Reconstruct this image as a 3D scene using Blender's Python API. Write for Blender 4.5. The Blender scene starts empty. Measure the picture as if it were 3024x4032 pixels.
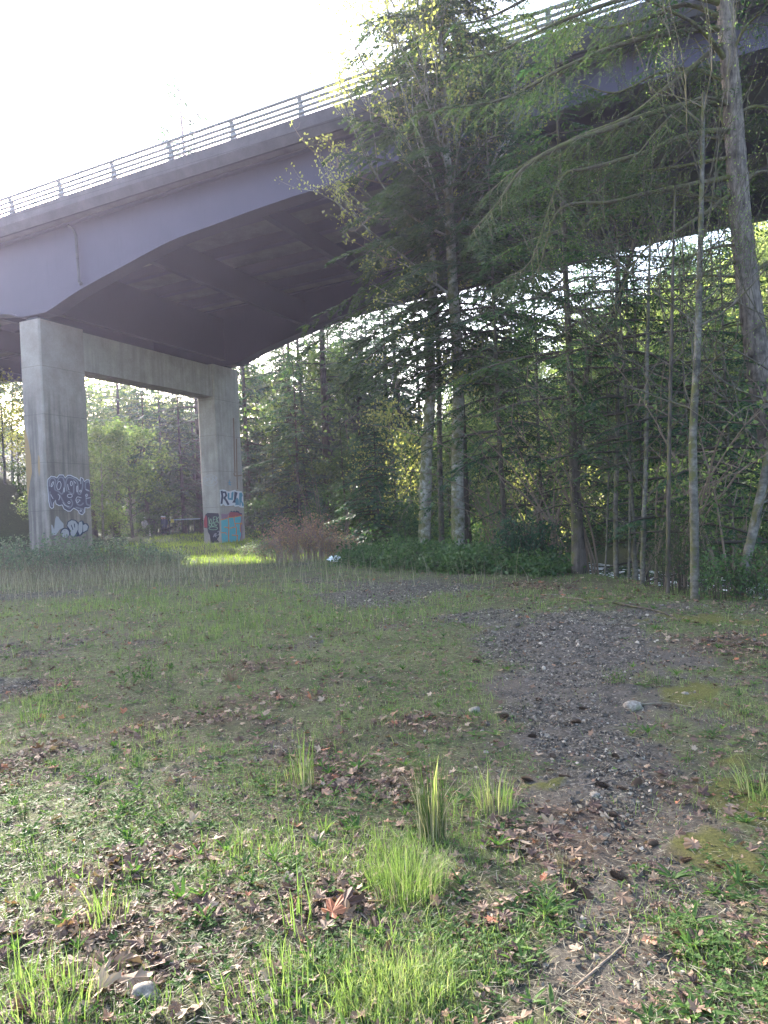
import bpy, math, random
import numpy as np
from math import sin, cos, pi, radians, atan2, sqrt
from mathutils import Vector, Matrix

# ------------------------------------------------------------------ scene, camera, light
S = bpy.context.scene
COL = S.collection
FPX, ROLL, CAMH = 2900.0, 0.0468, 1.6          # focal length in photo pixels, roll, eye height
cam = bpy.data.cameras.new('camera'); camo = bpy.data.objects.new('camera', cam); COL.objects.link(camo)
cam.sensor_fit = 'HORIZONTAL'; cam.sensor_width = 36; cam.lens = 36*FPX/3024
cam.clip_start = .05; cam.clip_end = 3000
r_ = Vector((cos(ROLL), 0, -sin(ROLL))); u_ = Vector((sin(ROLL), 0, cos(ROLL))); b_ = Vector((0, -1, 0))
camo.matrix_world = Matrix((
    (r_.x, u_.x, b_.x, 0), (r_.y, u_.y, b_.y, 0), (r_.z, u_.z, b_.z, CAMH), (0, 0, 0, 1)))
S.camera = camo
SUN_EL, SUN_AZ = radians(22.5), radians(-34)      # ahead of the camera and to the left
w = bpy.data.worlds.new('World'); S.world = w; w.use_nodes = True
nt = w.node_tree; nt.nodes.clear()
sk = nt.nodes.new('ShaderNodeTexSky'); sk.sky_type = 'NISHITA'; sk.sun_disc = False
sk.sun_elevation = SUN_EL; sk.sun_rotation = SUN_AZ; sk.air_density = 1.0; sk.dust_density = 3.0; sk.ozone_density = 1.0
bg = nt.nodes.new('ShaderNodeBackground'); bg.inputs[1].default_value = .15
wo = nt.nodes.new('ShaderNodeOutputWorld')
nt.links.new(sk.outputs[0], bg.inputs[0]); nt.links.new(bg.outputs[0], wo.inputs[0])
sl = bpy.data.lights.new('sun', 'SUN'); sl.energy = 3.6; sl.angle = radians(.5); sl.color = (1, .93, .82)
so = bpy.data.objects.new('sun', sl); COL.objects.link(so)
sd = Vector((sin(SUN_AZ)*cos(SUN_EL), cos(SUN_AZ)*cos(SUN_EL), sin(SUN_EL)))
so.rotation_euler = sd.to_track_quat('Z', 'Y').to_euler(); so.location = (-40, 60, 60)
S.view_settings.view_transform = 'Standard'; S.view_settings.look = 'None'
S.view_settings.exposure = 2.95; S.view_settings.gamma = 1
S.cycles.max_bounces = 6; S.cycles.transparent_max_bounces = 4
S.cycles.diffuse_bounces = 3; S.cycles.glossy_bounces = 2; S.cycles.transmission_bounces = 4
S.cycles.volume_bounces = 0
S.cycles.use_denoising = True

rng = np.random.default_rng(7)
PI = pi

# ------------------------------------------------------------------ helpers: measuring
K = 3024/1659.0                                 # the photograph as I measured it (1659 px wide)
def ray(x, y, full=False):
    if not full: x, y = x*K, y*K
    x = x-1512; y = 2016-y
    c, s = cos(-ROLL), sin(-ROLL)
    x, y = x*c-y*s, x*s+y*c
    return np.array([x/FPX, 1.0, y/FPX])
def at(x, y, Z):
    return ray(x, y)*Z+np.array([0, 0, CAMH])
def G(x, y, z=0.0):                             # where a pixel meets level ground at height z
    d = ray(x, y); t = (z-CAMH)/d[2]
    return d*t+np.array([0, 0, CAMH])

# ------------------------------------------------------------------ helpers: noise
def _h(ix, iy, seed):
    n = (ix*374761393+iy*668265263+seed*982451653) & 0x7fffffff
    n = ((n ^ (n >> 13))*1274126177) & 0x7fffffff
    return ((n ^ (n >> 16)) & 0xffff)/65535.0
def vnoise(x, y, seed=0):
    x = np.asarray(x, float); y = np.asarray(y, float)
    ix = np.floor(x).astype(np.int64); iy = np.floor(y).astype(np.int64)
    fx = x-ix; fy = y-iy; fx = fx*fx*(3-2*fx); fy = fy*fy*(3-2*fy)
    a = _h(ix, iy, seed); b = _h(ix+1, iy, seed); c = _h(ix, iy+1, seed); d = _h(ix+1, iy+1, seed)
    return (a*(1-fx)+b*fx)*(1-fy)+(c*(1-fx)+d*fx)*fy
def fbm(x, y, seed=0, o=4):
    t = 0; a = .5; f = 1
    for i in range(o):
        t = t+a*vnoise(x*f, y*f, seed+i*17); a *= .5; f *= 2.03
    return t/(1-.5**o)
def sst(a, b, x):
    t = np.clip((x-a)/(b-a), 0, 1); return t*t*(3-2*t)

# ------------------------------------------------------------------ helpers: meshes
def setp(o, label=None, cat=None, group=None, kind=None):
    if label: o['label'] = label
    if cat: o['category'] = cat
    if group: o['group'] = group
    if kind: o['kind'] = kind
    return o
def root(name, loc, label, cat, group=None, rz=0):
    o = bpy.data.objects.new(name, None); COL.objects.link(o)
    o.location = tuple(float(c) for c in loc); o.rotation_euler = (0, 0, rz); o.empty_display_size = .3
    return setp(o, label, cat, group)
class MB:
    def __init__(s): s.V = []; s.F = []; s.R = []; s.C = []; s.n = 0
    def add(s, v, f, mi=0, rnd=.5, smooth=False):
        v = np.asarray(v, float).reshape(-1, 3); f = np.asarray(f, np.int64)
        if len(v) == 0: return
        s.V.append(v); s.F.append((f+s.n, mi, smooth))
        s.R.append(np.broadcast_to(np.asarray(rnd, float), (len(v),)).copy()); s.n += len(v)
    def box(s, o, ax, ay, az, mi=0, rnd=.5):    # a box from a corner and three edge vectors
        o, ax, ay, az = (np.asarray(q, float) for q in (o, ax, ay, az))
        v = [o, o+ax, o+ax+ay, o+ay, o+az, o+ax+az, o+ax+ay+az, o+ay+az]
        s.add(v, [(0, 3, 2, 1), (4, 5, 6, 7), (0, 1, 5, 4), (1, 2, 6, 5), (2, 3, 7, 6), (3, 0, 4, 7)], mi, rnd)
    def tube(s, P, R, n=6, mi=0, rnd=.5, smooth=True, cap=True, wob=0):
        v, f = tube(P, R, n, wob); s.add(v, f, mi, rnd, smooth)
        if cap:
            k = len(P)
            s.F.append((np.array([[s.n-n+i for i in range(n)]]), mi, False))
            s.F.append((np.array([[s.n-k*n+n-1-i for i in range(n)]]), mi, False))
    def build(s, name, mats, parent=None, org=None):
        V = np.concatenate(s.V); 
        if org is not None: V = V-np.asarray(org, float)
        elif parent is not None:
            p = parent
            while p is not None: V = V-np.array(p.location); p = p.parent
        me = bpy.data.meshes.new(name)
        me.vertices.add(len(V)); me.vertices.foreach_set('co', V.astype(np.float32).ravel())
        li = np.concatenate([f.ravel() for f, _, _ in s.F]); tot = np.concatenate([np.full(len(f), f.shape[1]) for f, _, _ in s.F])
        mi = np.concatenate([np.full(len(f), m) for f, m, _ in s.F]); sm = np.concatenate([np.full(len(f), q, bool) for f, _, q in s.F])
        st = np.concatenate([[0], np.cumsum(tot)[:-1]])
        me.loops.add(len(li)); me.loops.foreach_set('vertex_index', li.astype(np.int32))
        me.polygons.add(len(tot)); me.polygons.foreach_set('loop_start', st.astype(np.int32))
        me.polygons.foreach_set('loop_total', tot.astype(np.int32))
        me.polygons.foreach_set('material_index', mi.astype(np.int32)); me.polygons.foreach_set('use_smooth', sm)
        a = me.attributes.new('rnd', 'FLOAT', 'POINT'); a.data.foreach_set('value', np.concatenate(s.R).astype(np.float32))
        for m in (mats if isinstance(mats, (list, tuple)) else [mats]): me.materials.append(m)
        me.update(calc_edges=True)
        o = bpy.data.objects.new(name, me); COL.objects.link(o)
        if parent is not None: o.parent = parent
        elif org is not None: o.location = tuple(float(c) for c in org)
        return o
def tube(P, R, n=6, wob=0):
    P = np.asarray(P, float); k = len(P); R = np.broadcast_to(np.asarray(R, float), (k,))
    T = np.gradient(P, axis=0); T /= np.linalg.norm(T, axis=1)[:, None]+1e-9
    ref = np.array([0, 0, 1.]) if abs(T[:, 2]).mean() < .8 else np.array([1., 0, 0])
    A = np.cross(T, ref); A /= np.linalg.norm(A, axis=1)[:, None]+1e-9; B = np.cross(T, A)
    th = np.arange(n)*2*PI/n
    rr = R[:, None]*np.ones(n)
    if wob: rr = rr*(1+wob*rng.normal(size=(k, n)))
    V = P[:, None, :]+rr[..., None]*(np.cos(th)[None, :, None]*A[:, None, :]+np.sin(th)[None, :, None]*B[:, None, :])
    i = np.arange(k-1)[:, None]*n; j = np.arange(n)[None, :]; j2 = (j+1) % n
    F = np.stack([i+j, i+n+j, i+n+j2, i+j2], -1).reshape(-1, 4)
    return V.reshape(-1, 3), F
def smooth_path(P, n=16):                       # Catmull-Rom through points
    P = np.asarray(P, float); P = np.vstack([2*P[0]-P[1], P, 2*P[-1]-P[-2]]); out = []
    m = len(P)-3; per = max(2, n//m)
    for i in range(m):
        p0, p1, p2, p3 = P[i:i+4]
        for t in np.linspace(0, 1, per, endpoint=False):
            out.append(.5*((2*p1)+(-p0+p2)*t+(2*p0-5*p1+4*p2-p3)*t*t+(-p0+3*p1-3*p2+p3)*t**3))
    out.append(P[-2]); return np.array(out)
def inst(tv, tf, X, Y, Zx, T):
    """copies of a template; X, Y, Zx are (N,3) scaled axes, T (N,3)"""
    tv = np.asarray(tv, float); tf = np.asarray(tf, np.int64); N = len(T)
    V = tv[None, :, 0, None]*X[:, None]+tv[None, :, 1, None]*Y[:, None]+tv[None, :, 2, None]*Zx[:, None]+T[:, None]
    F = (tf[None]+(np.arange(N)*len(tv))[:, None, None]).reshape(-1, tf.shape[1])
    return V.reshape(-1, 3), F
def unit(a): return a/(np.linalg.norm(a, axis=-1, keepdims=True)+1e-9)
def rdir(N, zs=1.0):
    v = rng.normal(size=(N, 3)); v[:, 2] *= zs; return unit(v)
LEAF = (np.array([[0, 0, 0], [.34, .35, .05], [.26, .75, .03], [0, 1, -.05], [-.26, .75, .03], [-.34, .35, .05]]), np.array([[0, 1, 2, 3, 4, 5]]))
KITE = (np.array([[0, 0, 0], [.5, .45, 0], [0, 1, 0], [-.5, .45, 0]]), np.array([[0, 1, 2, 3]]))
def leaves(mb, P, D, L, W, mi=1, rnd=None, tmpl=KITE, flat=.6):
    """leaf faces at P pointing along D"""
    N = len(P)
    if N == 0: return
    up = rdir(N)*(1-flat)+np.array([0, 0, 1.])*flat
    X = unit(np.cross(D, up)); Z = np.cross(X, D)
    L = np.broadcast_to(np.asarray(L, float), (N,))[:, None]; W = np.broadcast_to(np.asarray(W, float), (N,))[:, None]
    v, f = inst(tmpl[0], tmpl[1], X*W, D*L, Z*L, P)
    rnd = rng.random(N) if rnd is None else rnd
    mb.add(v, f, mi, np.repeat(rnd, len(tmpl[0])))
def copy_tree(o):                               # a thing and its parts, sharing mesh data
    c = o.copy(); COL.objects.link(c)
    for ch in o.children:
        d = ch.copy(); COL.objects.link(d); d.parent = c
        for g in ch.children:
            e = g.copy(); COL.objects.link(e); e.parent = d
    return c

# ------------------------------------------------------------------ materials
def mat(name, base=(.5, .5, .5), rough=.8, spec=.3, metal=0.):
    m = bpy.data.materials.new(name); m.use_nodes = True
    b = m.node_tree.nodes['Principled BSDF']
    b.inputs['Base Color'].default_value = (*base, 1); b.inputs['Roughness'].default_value = rough
    b.inputs['Specular IOR Level'].default_value = spec; b.inputs['Metallic'].default_value = metal
    return m, m.node_tree, b
def N(nt, t, **k):
    n = nt.nodes.new(t)
    for a, v in k.items(): setattr(n, a, v)
    return n
def ramp(nt, fac, stops):
    r = N(nt, 'ShaderNodeValToRGB'); e = r.color_ramp.elements
    while len(e) < len(stops): e.new(.5)
    for i, (p, c) in enumerate(stops):
        e[i].position = p; e[i].color = (*c, 1) if len(c) == 3 else c
    nt.links.new(fac, r.inputs[0]); return r.outputs[0]
def noise(nt, scale=5, detail=5, rough=.6, vec=None, stretch=None):
    n = N(nt, 'ShaderNodeTexNoise'); n.inputs['Scale'].default_value = scale
    n.inputs['Detail'].default_value = detail; n.inputs['Roughness'].default_value = rough
    tc = N(nt, 'ShaderNodeTexCoord'); src = tc.outputs['Object'] if vec is None else vec
    if stretch:
        mp = N(nt, 'ShaderNodeMapping'); mp.inputs['Scale'].default_value = stretch
        nt.links.new(src, mp.inputs['Vector']); src = mp.outputs[0]
    nt.links.new(src, n.inputs['Vector']); return n.outputs['Fac']
def mix(nt, a, b, fac, mode='MIX'):
    m = N(nt, 'ShaderNodeMix', data_type='RGBA', blend_type=mode)
    for s, v in ((6, a), (7, b), (0, fac)):
        if isinstance(v, tuple): m.inputs[s].default_value = (*v, 1)
        elif isinstance(v, (int, float)): m.inputs[s].default_value = v
        else: nt.links.new(v, m.inputs[s])
    return m.outputs[2]
def bump(nt, b, h, strength=.5, dist=.02):
    n = N(nt, 'ShaderNodeBump'); n.inputs['Strength'].default_value = strength; n.inputs['Distance'].default_value = dist
    nt.links.new(h, n.inputs['Height']); nt.links.new(n.outputs[0], b.inputs['Normal'])
def attr(nt, name):
    a = N(nt, 'ShaderNodeAttribute', attribute_name=name); return a
def foliage(name, stops, trans=.45, rough=.55, spec=.25, objvar=.12):
    """leaf material: colour runs over the stops with each leaf's own random number, part of the light passes through"""
    m, nt, b = mat(name, rough=rough, spec=spec)
    a = attr(nt, 'rnd').outputs['Fac']
    oi = N(nt, 'ShaderNodeObjectInfo')
    add = N(nt, 'ShaderNodeMath', operation='MULTIPLY_ADD'); nt.links.new(oi.outputs['Random'], add.inputs[0]); add.inputs[1].default_value = objvar*2
    sub = N(nt, 'ShaderNodeMath', operation='SUBTRACT'); nt.links.new(a, sub.inputs[0]); sub.inputs[1].default_value = objvar
    nt.links.new(sub.outputs[0], add.inputs[2])
    c = ramp(nt, add.outputs[0], stops)
    nt.links.new(c, b.inputs['Base Color'])
    t = N(nt, 'ShaderNodeBsdfTranslucent'); tc = mix(nt, c, (1.0, 1.0, .45), .22, 'MIX')
    tc = mix(nt, c, (1.25, 1.4, .8), 1.0, 'MULTIPLY')
    nt.links.new(tc, t.inputs[0])
    ms = N(nt, 'ShaderNodeMixShader'); ms.inputs[0].default_value = trans
    nt.links.new(b.outputs[0], ms.inputs[1]); nt.links.new(t.outputs[0], ms.inputs[2])
    nt.links.new(ms.outputs[0], nt.nodes['Material Output'].inputs[0]); return m
M = {}
M['needle'] = foliage('conifer_needles', [(0, (.012, .035, .02)), (.5, (.03, .07, .032)), (.85, (.06, .11, .035)), (1, (.10, .15, .05))], .4)
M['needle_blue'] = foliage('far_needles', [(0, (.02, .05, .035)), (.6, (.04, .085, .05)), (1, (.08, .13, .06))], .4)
M['needle_lit'] = foliage('fir_needles', [(0, (.02, .04, .018)), (.4, (.038, .068, .026)), (.8, (.07, .10, .035)), (1, (.14, .16, .05))], .35)
M['leaf'] = foliage('spring_leaves', [(0, (.05, .09, .035)), (.5, (.115, .165, .06)), (1, (.26, .29, .12))], .55)
M['leaf_glow'] = foliage('backlit_spring_leaves', [(0, (.08, .12, .045)), (.5, (.20, .24, .09)), (1, (.40, .40, .18))], .6)  # lighter copy of the spring leaves, backlit glow put into the colour
M['leaf_yellow'] = foliage('yellow_spring_leaves', [(0, (.15, .16, .05)), (.5, (.29, .28, .10)), (1, (.43, .39, .15))], .5)
M['leaf_dark'] = foliage('shrub_leaves', [(0, (.025, .055, .02)), (.6, (.06, .11, .04)), (1, (.13, .18, .075))], .4, rough=.5, spec=.3)
M['leaf_bush'] = foliage('bramble_leaves', [(0, (.06, .085, .06)), (.6, (.13, .17, .10)), (1, (.28, .29, .2))], .4, rough=.4, spec=.4)
M['leaf_brown'] = foliage('dry_bramble_leaves', [(0, (.15, .095, .075)), (.5, (.29, .18, .135)), (.85, (.40, .24, .16)), (1, (.26, .28, .13))], .35)
M['grass'] = foliage('grass_blades', [(0, (.045, .072, .024)), (.5, (.115, .17, .054)), (.85, (.185, .245, .08)), (1, (.33, .31, .17))], .42, rough=.6, spec=.2)
M['weed'] = foliage('weed_leaves', [(0, (.03, .065, .02)), (.6, (.07, .13, .035)), (1, (.14, .2, .06))], .4, rough=.65, spec=.15)
M['straw'] = foliage('dry_straw', [(0, (.10, .085, .062)), (.5, (.23, .20, .155)), (1, (.42, .38, .29))], .35)
M['dead'] = foliage('dead_leaf', [(0, (.04, .024, .02)), (.35, (.10, .058, .046)), (.7, (.19, .122, .082)), (.93, (.33, .25, .18)), (1, (.28, .11, .06))], .14, rough=.7, spec=.25)
M['grass_sunlit'] = foliage('sunlit_grass_blades', [(0, (.12, .2, .03)), (.5, (.24, .34, .045)), (1, (.38, .42, .07))], .5)  # brighter copy of the grass, the strip's sunlight put into its colour
M['moss'] = foliage('moss', [(0, (.05, .06, .015)), (.6, (.15, .15, .035)), (1, (.27, .26, .06))], .3)
M['sedge'] = foliage('sedge_stems', [(0, (.015, .035, .012)), (.7, (.04, .07, .02)), (1, (.16, .13, .05))], .3)

def bark(name, c0, c1, scale, moss=.0, st=(1, 1, .18), bstr=.8, mosscol=(.075, .075, .022)):
    m, nt, b = mat(name, rough=.9, spec=.15)
    n1 = noise(nt, scale, 6, .65, stretch=st); n2 = noise(nt, 3.0, 4, .6)
    c = ramp(nt, n1, [(.3, c0), (.62, c1)])
    c = mix(nt, c, tuple(x*.55 for x in c0), ramp(nt, n2, [(.45, (0, 0, 0)), (.75, (1, 1, 1))]))
    if moss > 0:
        n3 = noise(nt, 4.5, 7, .7)
        g = N(nt, 'ShaderNodeNewGeometry'); sp = N(nt, 'ShaderNodeSeparateXYZ'); nt.links.new(g.outputs['Normal'], sp.inputs[0])
        ad = N(nt, 'ShaderNodeMath', operation='MULTIPLY_ADD'); nt.links.new(sp.outputs[0], ad.inputs[0]); ad.inputs[1].default_value = -.10; nt.links.new(n3, ad.inputs[2])
        c = mix(nt, c, mosscol, ramp(nt, ad.outputs[0], [(.58-moss*.2, (0, 0, 0)), (.76-moss*.2, (.9, .9, .9))]))
    nt.links.new(c, b.inputs['Base Color']); bump(nt, b, n1, bstr, .03); return m
M['bark_fir'] = bark('fir_bark', (.045, .038, .034), (.21, .175, .155), 14, .0, (1, 1, .25), 1.0)
M['bark_dark'] = bark('dark_conifer_bark', (.035, .03, .025), (.11, .09, .075), 10, .2)
M['bark_alder'] = bark('mossy_alder_bark', (.16, .15, .13), (.36, .345, .315), 6, .8, (1, 1, 1.2), .4, (.08, .078, .022))
M['bark_thin'] = bark('sapling_bark', (.045, .04, .034), (.155, .14, .12), 9, .35, (1, 1, 1.6), .4)
M['bark_moss'] = bark('mossy_limb_bark', (.05, .04, .03), (.12, .10, .07), 14, .75, (1, 1, 1), .8, (.085, .09, .025))
M['twig'] = mat('pale_twigs', (.16, .12, .09), .8)[0]
M['twig_dark'] = mat('dark_twigs', (.05, .04, .032), .85)[0]
M['cane'] = mat('red_brown_canes', (.22, .15, .13), .7)[0]

def concrete(name, c0, c1, streak=.5, zlo=3, zhi=9):
    m, nt, b = mat(name, rough=.9, spec=.2)
    n1 = noise(nt, 1.1, 8, .65); n2 = noise(nt, 12, 6, .7); n3 = noise(nt, 2.2, 6, .6, stretch=(1.6, 1.6, .09)); n4 = noise(nt, .6, 3, .5)
    c = ramp(nt, n1, [(.3, c0), (.7, c1)])
    c = mix(nt, c, ramp(nt, n2, [(.3, (.8, .8, .8)), (.7, (1.12, 1.12, 1.12))]), .7, 'MULTIPLY')
    tc = N(nt, 'ShaderNodeTexCoord'); sp = N(nt, 'ShaderNodeSeparateXYZ'); nt.links.new(tc.outputs['Object'], sp.inputs[0])
    mr = N(nt, 'ShaderNodeMapRange'); mr.inputs[1].default_value = zhi; mr.inputs[2].default_value = zhi-2.5; nt.links.new(sp.outputs[2], mr.inputs[0])
    s = ramp(nt, n3, [(.42, (0, 0, 0)), (.62, (1, 1, 1))])
    f = N(nt, 'ShaderNodeMath', operation='MULTIPLY'); nt.links.new(s, f.inputs[0]); nt.links.new(mr.outputs[0], f.inputs[1])
    f2 = N(nt, 'ShaderNodeMath', operation='MULTIPLY'); nt.links.new(f.outputs[0], f2.inputs[0]); f2.inputs[1].default_value = streak
    c = mix(nt, c, tuple(x*.32 for x in c0), f2.outputs[0])
    # shutter board lines every 1.22 m
    fr = N(nt, 'ShaderNodeMath', operation='FRACT'); dv = N(nt, 'ShaderNodeMath', operation='DIVIDE'); dv.inputs[1].default_value = 2.44
    nt.links.new(sp.outputs[2], dv.inputs[0]); nt.links.new(dv.outputs[0], fr.inputs[0])
    ln = N(nt, 'ShaderNodeMath', operation='LESS_THAN'); nt.links.new(fr.outputs[0], ln.inputs[0]); ln.inputs[1].default_value = .012
    lf = N(nt, 'ShaderNodeMath', operation='MULTIPLY'); nt.links.new(ln.outputs[0], lf.inputs[0]); lf.inputs[1].default_value = .5
    c = mix(nt, c, tuple(x*.4 for x in c0), lf.outputs[0])
    nt.links.new(c, b.inputs['Base Color']); bump(nt, b, n2, .35, .01); return m
M['concrete'] = concrete('weathered_concrete', (.25, .205, .175), (.38, .325, .28), .6, zhi=9.5)
M['concrete_b'] = concrete('pale_weathered_concrete', (.32, .28, .235), (.46, .41, .35), .22, zhi=14)
M['concrete_d'] = concrete('deck_concrete', (.055, .051, .056), (.095, .088, .09), .1, zhi=30)
M['paving'] = concrete('footing_concrete', (.12, .10, .09), (.2, .18, .16), 0)
def painted(name, c, var=.25, rough=.55, spec=.4):
    m, nt, b = mat(name, c, rough, spec)
    n1 = noise(nt, .7, 6, .6); n2 = noise(nt, 5, 5, .7, stretch=(1, 1, .12))
    k = mix(nt, tuple(x*(1-var) for x in c), tuple(x*(1+var) for x in c), n1)
    k = mix(nt, k, tuple(x*.7 for x in c), ramp(nt, n2, [(.55, (0, 0, 0)), (.8, (.6, .6, .6))]))
    nt.links.new(k, b.inputs['Base Color']); return m
M['steel'] = painted('grey_girder_paint', (.047, .040, .070), .2)
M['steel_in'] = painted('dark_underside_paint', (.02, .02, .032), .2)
M['rail'] = painted('galvanised_rail', (.20, .20, .195), .15, .5, .5)

# ------------------------------------------------------------------ terrain
RC = np.array([10.5, 25.0]); RD = np.array([-.25, .968]); RN = np.array([.968, .25])
def river_d(x, y): return (x-RC[0])*RN[0]+(y-RC[1])*RN[1]
def hgt(x, y):
    x = np.asarray(x, float); y = np.asarray(y, float)
    d = river_d(x, y)+(fbm(x*.25, y*.25, 5)-.5)*1.6
    h = -2.7*sst(-8.6, -4.6, d)
    h = h+2.9*sst(4.2, 8.5, d)+np.minimum(np.maximum(d-8.5, 0)*.5, 30)
    e = np.maximum(-19.6-.5*np.maximum(y-52, 0)-x-(fbm(y*.2, x*.1, 9)-.5)*1.5, 0); h = h+np.minimum(e*.75, 10.5)*sst(12, 24, y)
    h = h+np.minimum(np.maximum(y-105, 0)*.25, 25)*sst(10, 0, d)
    h = h-.38*sst(25, 31, y)*sst(48, 40, y)*sst(-17, -13, x)*sst(3, -1, x)
    h = h+.4*sst(52, 62, y)*sst(4, -4, d)
    h = h+(fbm(x*.35, y*.35, 3)-.5)*.10*sst(1.5, 5, y)+(fbm(x*2.2, y*2.2, 11)-.5)*.05
    return h
BLOBS = {
 'gravel': [(1240,1400,130,50),(1250,1570,150,60),(1230,1450,120,60),(1285,1345,135,22),(1380,1335,60,16),(1215,1530,120,55),(1260,1610,125,55),(1290,1680,105,40),(880,1272,125,24),(770,1290,60,18),(1070,1335,90,16),(60,1288,110,7),(1100,1400,70,40),(0,1480,60,20)],
 'dirt': [(1300,1850,110,70),(1340,2000,120,100),(1260,1500,150,80),(1270,1620,190,80),(1290,1700,170,60),(1230,1380,140,40),(1330,1800,120,60),(1370,1930,150,90),(1300,2080,190,90),(1230,1730,120,40),(1480,1780,70,60),(1300,1420,170,40),(1130,1480,90,40),(1450,1420,80,30)],
 'moss': [(1290,1297,70,9),(1500,1345,90,12),(1560,1640,70,24),(1610,1740,70,70),(1450,1600,50,16),(1180,1700,60,15),(1040,1282,30,6),(940,1410,90,25),(1500,1500,70,25),(1560,1850,70,60)],
 'leaf': [(420,1545,140,26),(590,1510,130,18),(300,1575,80,20),(720,1650,100,50),(290,1880,150,60),(230,2010,170,50),(410,1960,100,40),(720,1960,130,50),(1180,1840,120,45),(200,2130,140,50),(320,2100,110,40),(1580,1400,90,30),(930,1560,110,20),(1040,1990,90,50),(120,1480,90,20),(880,1690,70,40),(1230,1775,70,30),(60,1640,60,40),(560,1440,100,14),(1150,1265,60,10),(1450,1700,50,30)],
 'grass': [(600,1340,230,34),(80,1520,90,30),(870,1860,110,50),(640,2090,150,60),(100,2150,120,60),(450,2160,120,40),(330,1600,60,20),(650,1700,60,30),(300,1900,110,30),(400,1300,250,20),(1000,1760,70,30),(850,2140,160,50),(520,1850,120,50)],
 'clover': [(560,1680,180,60),(300,1760,250,60),(900,2080,180,70),(1500,2050,170,90),(1500,1900,120,60),(150,1700,150,50),(500,1900,150,60)],
}
def blob(kind, x, y):
    t = np.zeros(np.shape(x))
    for px, py, rx, ry in BLOBS[kind]:
        c = G(px, py); Z = c[1]; wx = rx/(FPX/K)*Z; wy = Z*Z/(CAMH*FPX/K)*ry
        t = np.maximum(t, np.exp(-(((x-c[0])/wx)**2+((y-c[1])/wy)**2)*.7))
    return t
def masks(x, y):
    n = (fbm(x*1.1, y*1.1, 21)-.5); n2 = (fbm(x*4, y*4, 31)-.5)
    n3 = (fbm(x*14, y*14, 35, 3)-.5)
    g = sst(.15, .72, blob('gravel', x, y)+n*1.0+n2*.9+n3*.7)
    d = sst(.10, .65, blob('dirt', x, y)+n*1.0+n2*.7+n3*.5)
    m = sst(.50, .80, blob('moss', x, y)*.9+n*2.2+n2*1.6+n3*1.0)*sst(.08, .3, blob('moss', x, y))
    l = sst(.15, .95, blob('leaf', x, y)+n*1.1+n2*1.1+n3*.5)
    return g, d, m, l
def axis(lo, hi, f0, f1, step, grow):
    a = list(np.arange(f0, f1+1e-6, step)); s = step; v = f0; left = []
    while v > lo: s *= grow; v -= s; left.append(v)
    s = step; v = a[-1]; right = []
    while v < hi: s *= grow; v += s; right.append(v)
    return np.array(left[::-1]+a+right)
gx = axis(-420, 420, -4.5, 7, .045, 1.045); gy = axis(-60, 600, 1.2, 13, .045, 1.03)
X, Y = np.meshgrid(gx, gy); Xf, Yf = X.ravel(), Y.ravel()
Zg = hgt(Xf, Yf); mg, md, mm, ml = masks(Xf, Yf)
near = sst(16, 9, Yf)*sst(9, 6, np.abs(Xf-1.2))
Zg = Zg+near*((fbm(Xf*9, Yf*9, 41)-.5)*.055+(vnoise(Xf*22, Yf*22, 47)-.5)*.012*(mg+.3))+mm*.015*near
gb = MB(); nx = len(gx); i = np.arange(len(gy)-1)[:, None]*nx; j = np.arange(nx-1)[None]
gb.add(np.stack([Xf, Yf, Zg], 1), np.stack([i+j, i+j+1, i+j+1+nx, i+j+nx], -1).reshape(-1, 4), smooth=True)
m, nt, b = mat('ground_soil', rough=.95, spec=.15)
n1 = noise(nt, 7, 8, .7); n2 = noise(nt, 60, 6, .75); n3 = noise(nt, .8, 5, .6); vo = N(nt, 'ShaderNodeTexVoronoi'); vo.inputs['Scale'].default_value = 48
tcn = N(nt, 'ShaderNodeTexCoord'); nt.links.new(tcn.outputs['Object'], vo.inputs['Vector'])
soil = ramp(nt, n2, [(.3, (.016, .012, .009)), (.55, (.055, .043, .032)), (.8, (.14, .11, .082))])
grs = ramp(nt, n2, [(.3, (.034, .047, .017)), (.5, (.10, .122, .046)), (.72, (.20, .19, .10))])
n5 = noise(nt, 18, 6, .75)
base = mix(nt, soil, grs, ramp(nt, n3, [(.30, (.3, .3, .3)), (.6, (.85, .85, .85))]))
base = mix(nt, base, soil, ramp(nt, n5, [(.48, (0, 0, 0)), (.60, (.9, .9, .9))]))
grav = ramp(nt, vo.outputs['Color'], [(.2, (.03, .026, .022)), (.6, (.075, .068, .06)), (.9, (.16, .145, .13))])
dirt = ramp(nt, n2, [(.3, (.04, .034, .028)), (.7, (.13, .112, .092))])
mossc = ramp(nt, n2, [(.3, (.035, .04, .012)), (.75, (.15, .145, .035))])
c = mix(nt, base, dirt, attr(nt, 'dirt').outputs['Fac']); c = mix(nt, c, grav, attr(nt, 'gravel').outputs['Fac'])
c = mix(nt, c, mossc, attr(nt, 'moss').outputs['Fac'])
c = mix(nt, c, ramp(nt, n2, [(.3, (.03, .02, .015)), (.7, (.11, .07, .05))]), attr(nt, 'litter').outputs['Fac'])
c = mix(nt, c, ramp(nt, n1, [(.3, (.02, .035, .014)), (.7, (.06, .085, .03))]), attr(nt, 'rough').outputs['Fac'])
nt.links.new(c, b.inputs['Base Color']); bump(nt, b, n2, .9, .02)
M['ground'] = m
go = gb.build('ground', M['ground']); setp(go, kind='structure')
for nm, v in (('gravel', mg*.7), ('dirt', md), ('moss', mm*.9), ('litter', ml*.6), ('rough', np.maximum(sst(30, 60, Yf), sst(.4, 1.0, Zg)))):
    a = go.data.attributes.new(nm, 'FLOAT', 'POINT'); a.data.foreach_set('value', v.astype(np.float32))

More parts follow.
